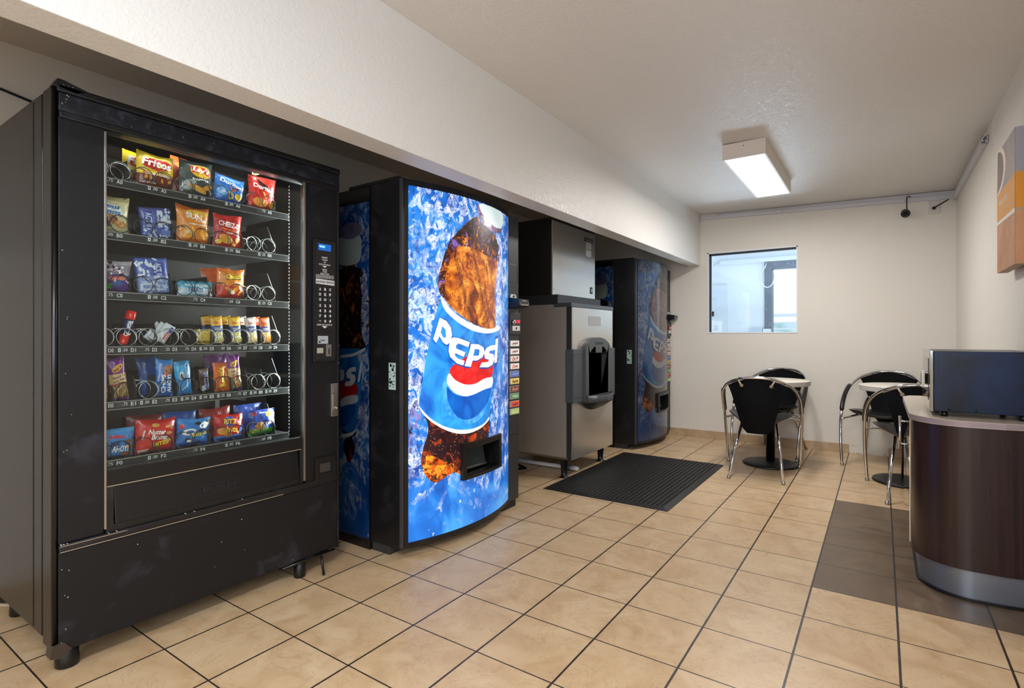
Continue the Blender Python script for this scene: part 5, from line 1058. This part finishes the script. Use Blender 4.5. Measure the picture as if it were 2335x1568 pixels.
# order the left half: bottom, opening edge upwards, centre bridge, arch, outer side
hl = [(yc-.24, .598), (yc, .598), (yc, .64), (yc-.185, .64), (yc-.19, .965), (yc-.15, 1.0), (yc-.09, 1.035), (yc-.065, 1.035), (yc-.06, .985), (yc, .985), (yc, 1.112)]+[(yc+.24*math.cos(a), 1.0+.112*math.sin(a)) for a in [PI*k/16 for k in range(9, 16)]]+[(yc-.24, 1.0)]
b.prism(hl, IX-.02, IX+.045, PB, 'x'); b.prism([(2*yc-q, z) for q, z in hl], IX-.02, IX+.045, PB, 'x'); b.build('surround', im, io)
b = MB(); mm = lambda u, v, off: (IX+.045+off, u, v)
put_text(b, 'Scotsman', M('badge_dark', '23201c', .4), mm, 2.945, 1.066, .15, .03, off=.001, bold=.02); b.build('badge', im, io)
b = MB()
for k in range(12):
    pass
b.add([(IX-.16, yc-.19, .62), (IX-.16, yc+.19, .62), (IX-.16, yc+.19, 1.05), (IX-.16, yc-.19, 1.05), (IX-.01, yc-.195, .62), (IX-.01, yc+.195, .62), (IX-.01, yc+.195, 1.05), (IX-.01, yc-.195, 1.05)],
      [[0, 1, 2, 3], [4, 0, 3, 7], [1, 5, 6, 2], [3, 2, 6, 7], [4, 5, 1, 0]], M('recess_black', '121318', .45)); b.box(IX-.159, IX-.157, yc-.06, yc-.057, .62, 1.0, DGREYP); b.build('recess', im, io)
b = MB(); b.box(IX-.09, IX-.06, yc-.105, yc-.055, .885, 1.02, M('lever_tan', '7d776c', .4), .008); b.build('lever', im, io)
b = MB()
tray = [(IX-.02, yc-.24), (IX+.06, yc-.235), (IX+.105, yc-.16), (IX+.125, yc), (IX+.105, yc+.16), (IX+.06, yc+.235), (IX-.02, yc+.24)]
inn = [(IX-.02, yc-.22), (IX+.05, yc-.215), (IX+.09, yc-.15), (IX+.11, yc), (IX+.09, yc+.15), (IX+.05, yc+.215), (IX-.02, yc+.22)]
for a in range(6):
    o0, o1, i0, i1 = tray[a], tray[a+1], inn[a], inn[a+1]
    b.add([(*o0, .585), (*o1, .585), (*o1, .642), (*o0, .642), (*i0, .642), (*i1, .642), (*i0, .60), (*i1, .60)], [[0, 1, 2, 3], [3, 2, 5, 4], [4, 5, 7, 6]], DGREYP, True)
b.add([(*p_, .602) for p_ in inn], [[0, 1, 2, 3, 4, 5, 6]], BLK)
b.add([(*p_, .585) for p_ in tray]+[(IX-.02+(p_[0]-IX+.02)*.5, yc+(p_[1]-yc)*.62, .53) for p_ in tray]+[(IX-.02+(p_[0]-IX+.02)*.1, yc+(p_[1]-yc)*.2, .505) for p_ in tray],
      [[k, k+1, 8+k, 7+k][::-1] for k in range(6)]+[[7+k, 8+k, 15+k, 14+k][::-1] for k in range(6)]+[[14, 15, 16, 17, 18, 19, 20]], M('tray_bowl', '1c1d1e', .3), True)
b.build('drip_tray', im, io)
for (x, y) in ((-.585, 2.575), (-.593, 3.262), (-1.28, 2.6), (-1.28, 3.26)):
    b = MB(); b.lathe([(.040, 0), (.040, .004), (.024, .008), (.024, .05), (.034, .145), (.04, .155)], x, y, BLKPL, 20); b.build('leg', im, io)
UX, UZ0, UZ1 = -.672, 1.455, 2.072
b = MB(); b.box(-1.30, UX-.012, I0, I1, UZ0, UZ1-.02, M('ice_maker_side', '2a2624', .35, .4), .004); b.box(-1.30, UX-.010, I0-.003, I1, UZ1-.06, UZ1, M('ice_maker_top', '242424', .3, .3), .003)
um = b.build('ice_maker', im, io)
b = MB(); b.box(UX-.012, UX, I0+.002, I1, UZ0-.012, UZ1-.018, STEEL, .004)
for (y, z) in ((2.57, 2.035), (3.29, 2.035), (2.57, 1.50), (2.93, 2.04)): b.lathe([(.005, 0), (.0, .002)], 0, 0, BLK, 10, mtx=Matrix.Translation((UX+.0002, y, z)) @ Matrix.Rotation(PI/2, 4, 'Y'))
fp = b.build('front_panel', um, io)
b = MB(); b.box(UX, UX+.0015, 3.10, 3.27, 1.962, 2.000, M('nameplate', '201e22', .4)); put_text(b, 'Scotsman', M('nameplate_text', '8a8a8c', .4), lambda u, v, o_: (UX+.0015+o_, u, v), 3.19, 1.981, .13, .02); b.build('nameplate', fp, io)
b = MB(); b.box(UX, UX+.001, 3.14, 3.235, 1.90, 1.957, M('notice_pale', 'b4b4ae', .5)); b.box(UX, UX+.0012, 3.14, 3.235, 1.835, 1.892, M('notice_white', 'd6d8dc', .5))
for k in range(9):
    z = 1.952-.0125*k; put_text(b, ('POUR VOTRE' if k % 2 else 'FOR SERVICE') if k < 4 else ('CALL LOCAL' if k % 2 else 'DISTRIBUTOR'), BLK, lambda u, v, o_: (UX+.0015+o_, u, v), 3.187, z-.004, .07, .006)
b.build('notice', fp, io)
b = MB(); b.box(UX, UX+.004, 3.215, 3.26, 1.505, 1.565, BLK, .002); b.box(UX+.004, UX+.006, 3.225, 3.245, 1.52, 1.55, ALU); b.build('latch', fp, io)

# ------------------------------------------------------------------ chairs and tables
def smooth_path(pts, n=6):
    P_ = [Vector(p) for p in pts]; out = []
    for i in range(len(P_)-1):
        p0 = P_[max(i-1, 0)]; p1 = P_[i]; p2 = P_[i+1]; p3 = P_[min(i+2, len(P_)-1)]
        for k in range(n):
            t = k/n; out.append(.5*((2*p1)+(-p0+p2)*t+(2*p0-5*p1+4*p2-p3)*t*t+(-p0+3*p1-3*p2+p3)*t**3))
    out.append(P_[-1]); return out
VIN = M('black_vinyl', '131316', .33, bumps=(180, .06)); BACKM = M('black_shell', '0b0c10', .7, spec=.15)
def make_chair(loc, rz, label):
    t = thing('dining_chair', loc, label, 'chair', 'black and chrome chairs at the round tables', rz)
    half = [(.283, .315, .008), (.296, .30, .22), (.302, .245, .42), (.300, .16, .53), (.292, .07, .605), (.272, -.05, .675), (.225, -.165, .735), (.145, -.245, .778), (.06, -.272, .795)]
    path = smooth_path(half+[(-x, y, z) for x, y, z in half[::-1]], 5)
    b = MB(); b.tube(path, .0115, CHROME, 12); b.build('frame', t)
    for s in (-1, 1):
        b = MB(); b.lathe([(.013, 0), (.0145, .004), (.0135, .022), (.0115, .026)], s*.283, .315, ALU, 14); b.build('foot_cap', t)
    for s in (-1, 1):
        b = MB(); b.tube([(s*.192, -.325, .01), (s*.165, -.20, .21), (s*.125, -.03, .425)], [.0105, .0115, .0115], CHROME, 12)
        b.lathe([(.0115, 0), (.014, .004), (.013, .02), (.0105, .024)], s*.193, -.327, ALU, 14); b.build('leg', t)
    b = MB(); b.tube(smooth_path([(-.297, .285, .40), (-.20, .20, .43), (-.125, -.03, .425), (0, -.07, .42), (.125, -.03, .425), (.20, .20, .43), (.297, .285, .40)], 4), .009, CHROME, 10); b.build('seat_frame', t)
    # seat: saddle that droops in the middle, wide ears at the front corners
    b = MB(); N_, K = 14, 12; top = []; bot = []
    for j in range(K+1):
        v = j/K; y = -.20+.46*v; hw = .13+.125*math.sin(min(1, v*1.15)*PI/2)**1.3
        if v > .8: hw *= 1-.35*((v-.8)/.2)**2
        for i in range(N_+1):
            u = -1+2*i/N_; x = u*hw; z = .452+.028*u*u*(.4+.6*v)-.012*math.cos(v*PI)*(v < .5)-.012*max(0, v-.75)*4*(1-abs(u))
            ed = max(abs(u), abs(2*v-1)); th = .030*max(0, 1-ed**6)+.004
            top.append((x, y, z)); bot.append((x, y, z-th))
    W_ = N_+1; fs = []
    for j in range(K):
        for i in range(N_):
            a = j*W_+i; fs.append([a, a+1, a+W_+1, a+W_])
    n0 = len(top); rev = [[q+n0 for q in f][::-1] for f in fs]
    rim = [i for i in range(N_)]; side = []
    per = [i for i in range(W_)]+[j*W_+N_ for j in range(1, K+1)]+[K*W_+i for i in range(N_-1, -1, -1)]+[j*W_ for j in range(K-1, 0, -1)]
    for k in range(len(per)): a, c_ = per[k], per[(k+1) % len(per)]; side.append([c_, a, a+n0, c_+n0])
    b.add(top+bot, fs+rev+side, VIN, True); b.build('seat', t)
    # backrest: trapezoid shell, wide at the rail, running down behind the seat
    b = MB(); N_, K = 10, 12; fr = []; bk = []
    for j in range(K+1):
        v = j/K; z = .345+.445*v; hw = .095+.12*v**.9
        if v < .1: hw *= .78+.22*math.sqrt(v/.1)
        for i in range(N_+1):
            u = -1+2*i/N_; x = u*hw; topdrop = .062*u*u*max(0, (v-.5)/.5)**2
            y = -.262+.05*u*u*(.3+.7*v)+.035*(1-v)*(1-v)*2-.012*math.sin(v*PI)
            fr.append((x, y+.016, z-topdrop)); bk.append((x, y, z-topdrop))
    W_ = N_+1; fs = []
    for j in range(K):
        for i in range(N_): a = j*W_+i; fs.append([a, a+1, a+W_+1, a+W_])
    n0 = len(fr); per = [i for i in range(W_)]+[j*W_+N_ for j in range(1, K+1)]+[K*W_+i for i in range(N_-1, -1, -1)]+[j*W_ for j in range(K-1, 0, -1)]
    side = [[per[(k+1) % len(per)], per[k], per[k]+n0, per[(k+1) % len(per)]+n0] for k in range(len(per))]
    b.add(fr+bk, [f[::-1] for f in fs]+[[q+n0 for q in f] for f in fs]+side, BACKM, False)
    o = b.build('backrest', t); autosmooth(o, 40)
    for s in (-1, 1):
        b = MB(); b.tube([(s*.13, -.262, .773), (s*.118, -.272, .752), (s*.108, -.276, .735)], [.005, .006, .010], M('bracket_cream', 'b8a890', .4), 10); b.lathe([(.011, -.003), (.013, .0), (.010, .006), (0, .008)], 0, 0, M('bracket_cream'), 14, mtx=Matrix.Translation((s*.106, -.270, .732)) @ Matrix.Rotation(PI/2, 4, 'X')); b.build('bracket', t)
    for s in (-1, 1):
        pp = [(s*x, y+.0, z+.006) for x, y, z in smooth_path([(.304, .225, .46), (.303, .165, .535), (.296, .075, .61), (.280, -.03, .672)], 4)]
        b = MB(); b.tube([(x-s*.004, y+.006, z+.002) for x, y, z in pp], [.012]+[.018]*(len(pp)-2)+[.012], VIN, 12); b.build('armrest', t)
    return t
c1 = make_chair((.668, 3.625, 0), math.radians(4.8), 'black chair with its back to the room at the left round table')
def chair_copy(loc, rz, label):
    c = copy_tree(c1); c.location = loc; c.rotation_euler = (0, 0, rz); c['label'] = label; return c
chair_copy((.645, 4.545, 0), math.radians(171.3), 'black chair by the wall facing the room behind left round table')
chair_copy((1.53, 4.575, 0), math.radians(174), 'black chair against the far wall behind the right round table')
chair_copy((1.705, 3.515, 0), math.radians(3), 'black chair before the right round table, partly hidden by the counter')
def make_table(loc, label):
    t = thing('round_table', loc, label, 'table', 'round cafe tables with black pedestals')
    TW = M('table_laminate', 'd4cec2', .35); TE = M('table_edge', 'bfb8b2', .4)
    b = MB(); b.lathe([(.0, .742), (.306, .742), (.31, .738)], 0, 0, TW, 64); b.lathe([(.31, .738), (.31, .706), (.306, .702), (.0, .702)], 0, 0, TE, 64, smooth=False); b.build('tabletop', t)
    b = MB(); b.lathe([(.036, .02), (.036, .69), (.10, .70), (.10, .703)], 0, 0, BLKPL, 28); b.build('column', t)
    b = MB(); b.lathe([(.0, 0), (.222, 0), (.226, .008), (.22, .018), (.15, .028), (.05, .034), (.0, .036)], 0, 0, M('cast_base', '121214', .45, bumps=(220, .1)), 56); b.build('base', t)
make_table((.695, 3.985, 0), 'white round table at left, between two chairs under the window')
make_table((1.66, 3.92, 0), 'white round table at right, partly hidden behind the counter')

# ------------------------------------------------------------------ counter and microwave
ct = thing('breakfast_counter', (1.83, 2.3, 0), 'dark wood breakfast counter with rounded end and pale top at right wall', 'counter')
co = ct.location
def cout(ins=0.0, r=.2, y1=2.86):
    x0, y0, x1 = 1.607+ins, 1.745+ins, XR-.004
    pts = [(x1, y0+.03), (x1-.12, y0+.005)]
    for k in range(21):
        a = -PI/2-(PI/2)*k/20; pts.append((x0+r+r*math.cos(a), y0+r+r*math.sin(a)))
    pts += [(x0, y1-.1), (x0+.03, y1-.02), (x0+.08, y1), (x1, y1)]
    return pts[::-1]
WOODM, nt, bs = newmat('dark_wood_laminate')
gr = noise(nt, objco(nt, (26, 26, 1.2)), 1.6, 5, .4); nt.links.new(ramp(nt, gr, [(.35, '1e1214'), (.6, '2d1b1c')]), bs.inputs['Base Color']); bs.inputs['Roughness'].default_value = .27
b = MB(); b.prism(cout(.006), .135, .738, WOODM, 'z', bev=.002); bo = b.build('body', ct, co); autosmooth(bo, 25)
b = MB(); b.prism(cout(-.004), .738, .764, M('counter_top', 'c9bdae', .32), 'z', bev=.002); to_ = b.build('countertop', ct, co); autosmooth(to_, 25)
b = MB()
pl = [(x, y) for x, y in cout(.0055)]
for k in range(len(pl)-1):
    (xa, ya), (xb, yb) = pl[k], pl[k+1]
    b.add([(xa, ya, .7385), (xb, yb, .7385), (xb, yb, .7385)], [[0, 1, 2]], ALU)
ed = cout(-.0048)
for k in range(len(ed)-1):
    (xa, ya), (xb, yb) = ed[k], ed[k+1]
    b.add([(xa, ya, .740), (xb, yb, .740), (xb, yb, .762), (xa, ya, .762)], [[0, 1, 2, 3]], M('counter_edge', '9a8d92', .4, .15))
b.build('edge_band', ct, co)
b = MB(); b.prism(cout(.035, .18), 0.012, .135, M('plinth_metal', '8c94a2', .35, .8), 'z'); p_ = b.build('plinth', ct, co); autosmooth(p_, 25)
b = MB(); b.prism(cout(.025, .19), 0.0, .012, BLK, 'z'); b.build('base_seal', ct, co)
b = MB(); b.box(1.6075, 1.612, 1.97, 2.76, .15, .73, M('polished_side', 'b8b0a4', .04, 1.0), .0005); dr = b.build('door', ct, co)
b = MB(); b.tube([(1.572, 2.02, .575), (1.572, 2.02, .735)], .006, CHROME, 12)
for z in (.60, .71): b.tube([(1.608, 2.02, z), (1.572, 2.02, z)], .004, CHROME, 10)
b.build('handle', dr, co)

mw = thing('microwave', (1.84, 2.09, .766), 'dark blue steel microwave oven on the counter, side to the room', 'microwave')
mo = mw.location; MBLU = M('microwave_enamel', '060f22', .3, .2, spec=.35, var=('0e2a52', 5, .4, .72), bumps=(3, .12))
b = MB(); b.box(1.690, XR-.012, 1.85, 2.36, .787, 1.054, MBLU, .003)
b.box(1.715, 1.7165, 1.848, 1.851, .79, 1.05, M('microwave_seam', '08101e', .4)); b.build('body', mw, mo)
b = MB(); b.box(1.676, 1.6895, 1.848, 2.362, .785, 1.058, M('microwave_front', '8e8f8c', .08, .9), .002)
b.box(1.674, 1.6765, 1.92, 2.26, .83, 1.02, M('microwave_window', '0c0e12', .05)); fr_ = b.build('door', mw, mo)
b = MB(); b.box(1.667, 1.675, 2.27, 2.32, .86, .95, CHROME, .002); b.build('handle', fr_, mo)
for x in (1.735, 1.81, 1.90, 1.98):
    pass
for x in (1.7435, 1.836):
    b = MB(); b.lathe([(.005, 0), (.004, .003), (0, .004)], 0, 0, BLK, 12, mtx=Matrix.Translation((x, 1.85, .797)) @ Matrix.Rotation(PI/2, 4, 'X')); b.build('screw', mw, mo)
for (x, y) in ((1.73, 1.88), (1.99, 1.88), (1.73, 2.32), (1.99, 2.32)):
    b = MB(); b.lathe([(.014, .764), (.012, .788)], x, y, BLKPL, 14); b.build('foot', mw, mo)
